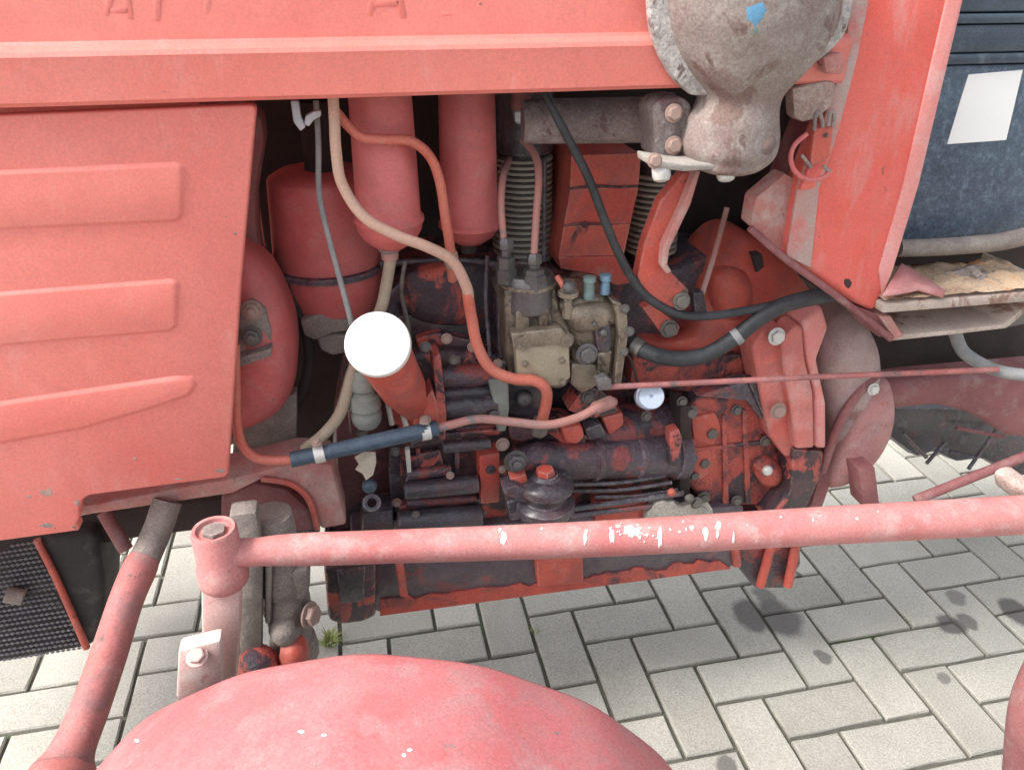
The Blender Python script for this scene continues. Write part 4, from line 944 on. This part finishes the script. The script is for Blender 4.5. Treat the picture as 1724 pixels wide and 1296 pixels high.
tube("retaining_rim", [(1512,418,.06),(1580,416,.055),(1660,410,.05),(1700,404,.05),(1800,380,.05)], 15, "dirty_grey", T, 12)
#@@THINGS
# --- battery standing on the tray
bx0, bx1 = P(1490, 200, .085).x, P(1800, 200, .085).x
B = thing("battery", "black battery with a blank white sticker standing in the tray right of the red tower", "battery", ((bx0+bx1)/2, .18, zt))
zb = P(1600, 402, .085).z; zr = P(1600, 110, .085).z; zr2 = P(1600, 42, .085).z
cs = box("case", (bx0,.085,zb-.02), (bx1,.29,zr), "battery_case", B, .006)
box("case_rim", (bx0-.004,.079,zr+.001), (bx1+.004,.295,zr+.014), "battery_lid", B, .003)
box("lid", (bx0,.083,zr+.015), (bx1,.291,zr2), "battery_lid", B, .004)
box("lid_rim", (bx0-.003,.079,zr2+.001), (bx1+.003,.294,zr2+.013), "battery_lid", B, .003)
box("lid_top", (bx0,.084,zr2+.014), (bx1,.29,zr2+.06), "battery_lid", B, .006)
poly("sticker", [(1631,126),(1722,118),(1694,236),(1595,243)], .0835, .0012, "sticker", B, 0)
for dx in (.05, .17):
    obj("terminal", bm_lathe(Vector((bx0+dx, .19, zr2+.06)), Vector((0,0,1)), [(0,.012),(.018,.010),(.02,.008),(.02,0)], 16), "steel_dark", B)
# --- clump of dead leaves in the tray
def lump(bm, c, r, n, rnd):
    m = bmesh.new(); bmesh.ops.create_icosphere(m, subdivisions=2, radius=1)
    for v in m.verts:
        k = 1+.28*math.sin(v.co.x*3+n)+.22*math.sin(v.co.y*4+v.co.z*3+n*2)+rnd.uniform(-.12,.12)
        v.co = c+Vector((v.co.x*r*1.2, v.co.y*r, v.co.z*r*.65))*k
    join(bm, m)
rnd = random.Random(3); bm = bmesh.new()
for i, (x, y, r) in enumerate(((1612,462,16),(1635,468,18),(1660,472,16),(1640,455,14),(1685,462,14))):
    p = P(x, y, .05); lump(bm, p, M(r, p), i, rnd)
tag(obj("dirt_clump", bm, "dirty_grey"), "grey clump of dirt and dead leaves lying in the tray under the battery", "dirt clump")
# --- leaf caught on the engine
lf = [(597,770),(612,764),(632,760),(634,780),(628,798),(616,804),(610,790),(598,786),(604,778)]
lb = bm_poly(lf, .06, .0015, 0)
for v in lb.verts: v.co.y += .012*math.sin(v.co.x*90)*math.sin(v.co.z*70)
tag(obj("dry_leaf", lb, "leaf_pale"), "torn pale dry leaf caught on the engine below the black hose", "leaf")
# --- near front mudguard (its wheel under it)
fo = Vector((-.0204, -.34, .3105)); fr = .379; fph = -.194
fd = Vector((math.cos(fph), math.sin(fph), 0)); fn = Vector((-math.sin(fph), math.cos(fph), 0)); ZZ = Vector((0,0,1))
bm = bmesh.new(); rows = []; NA = 72
secp = [(.0,-.022),(.0015,-.006),(0,-.001),(-.004,.001),(-.02,.005),(-.05,.010),(-.09,.013),(-.13,.013),(-.17,.010),(-.205,.003),(-.225,-.008),(-.232,-.022),(-.233,-.04)]
for i in range(NA+1):
    th = math.radians(-8+196*i/NA)
    wob = .0012*math.sin(i*.9)+.001*math.sin(i*.37+1)
    rows.append([bm.verts.new(fo+fd*((fr+h+wob)*math.cos(th))+ZZ*((fr+h+wob)*math.sin(th))+fn*y) for y, h in secp])
for p, q in zip(rows, rows[1:]):
    for k in range(len(secp)-1): bm.faces.new((p[k], p[k+1], q[k+1], q[k]))
fen = obj("mudguard", bm, "paint_fender", T, "rounded red front mudguard in the foreground", 60)
so = fen.modifiers.new("thickness", 'SOLIDIFY'); so.thickness = .003; so.offset = -1
fbv = world_bvh(fen)
for (x, y, w, h) in ((508,1231,6,3),(546,1237,5,3),(690,1262,5,3),(681,1271,4,3),(230,1246,4,3)):
    b_ = bm_decal(fbv, [(x+math.cos(a*.7)*w*random.uniform(.7,1.2), y+math.sin(a*.7)*h*random.uniform(.7,1.2)) for a in range(9)], .0008, 2)
    if len(b_.verts): obj("paint_spot", b_, "drip_white", fen)
    else: b_.free()
rw = fr-.05
wh = obj("front_wheel", bm_lathe(fo-fn*.20, fn, [(0,0),(.0,rw*.5),(.01,rw*.62),(0,rw*.7),(.0,rw*.9),(.02,rw*.98),(.04,rw),(.13,rw),(.15,rw*.98),(.17,rw*.9),(.17,rw*.7),(.16,rw*.62),(.17,rw*.5),(.17,0)], 48), "tyre", T)
# --- red tube at the right edge
tube("guard_tube", [(1800,1095,-.35),(1768,1150,-.36),(1748,1215,-.37),(1738,1340,-.38)], 46, "paint_mauve", T, 24)
# --- weeds in the joints
def weed(px, py, n, h, label, seed):
    r = random.Random(seed); c = G(px, py); bm = bmesh.new()
    for i in range(n):
        a = r.uniform(0, 6.28); q = r.uniform(0, h*.7); L = h*r.uniform(.5, 1.2); w = h*.045
        p = c+Vector((math.cos(a)*q*.5, math.sin(a)*q*.5, -.006)); d = Vector((math.cos(a), math.sin(a), 0)); s = Vector((-d.y, d.x, 0))*w
        m_ = p+d*L*.35+Vector((0,0,L*.6)); t = p+d*L*.9+Vector((0,0,L*.75))
        v = [bm.verts.new(k) for k in (p-s*.6, p+s*.6, m_+s, m_-s, t)]
        bm.faces.new((v[0],v[1],v[2],v[3])); bm.faces.new((v[3],v[2],v[4]))
    return tag(obj("weed", bm, "weed_green"), label, "weed", "small weeds in the paving joints")
weed(556, 1082, 110, .030, "yellow green weed tuft in the joint beside the front engine bearer", 1)
weed(900, 1062, 50, .013, "thin moss line in the long joint behind the red mudguard", 2)
weed(1527, 1043, 12, .010, "tiny green sprout in the joint among the oil spots", 4)
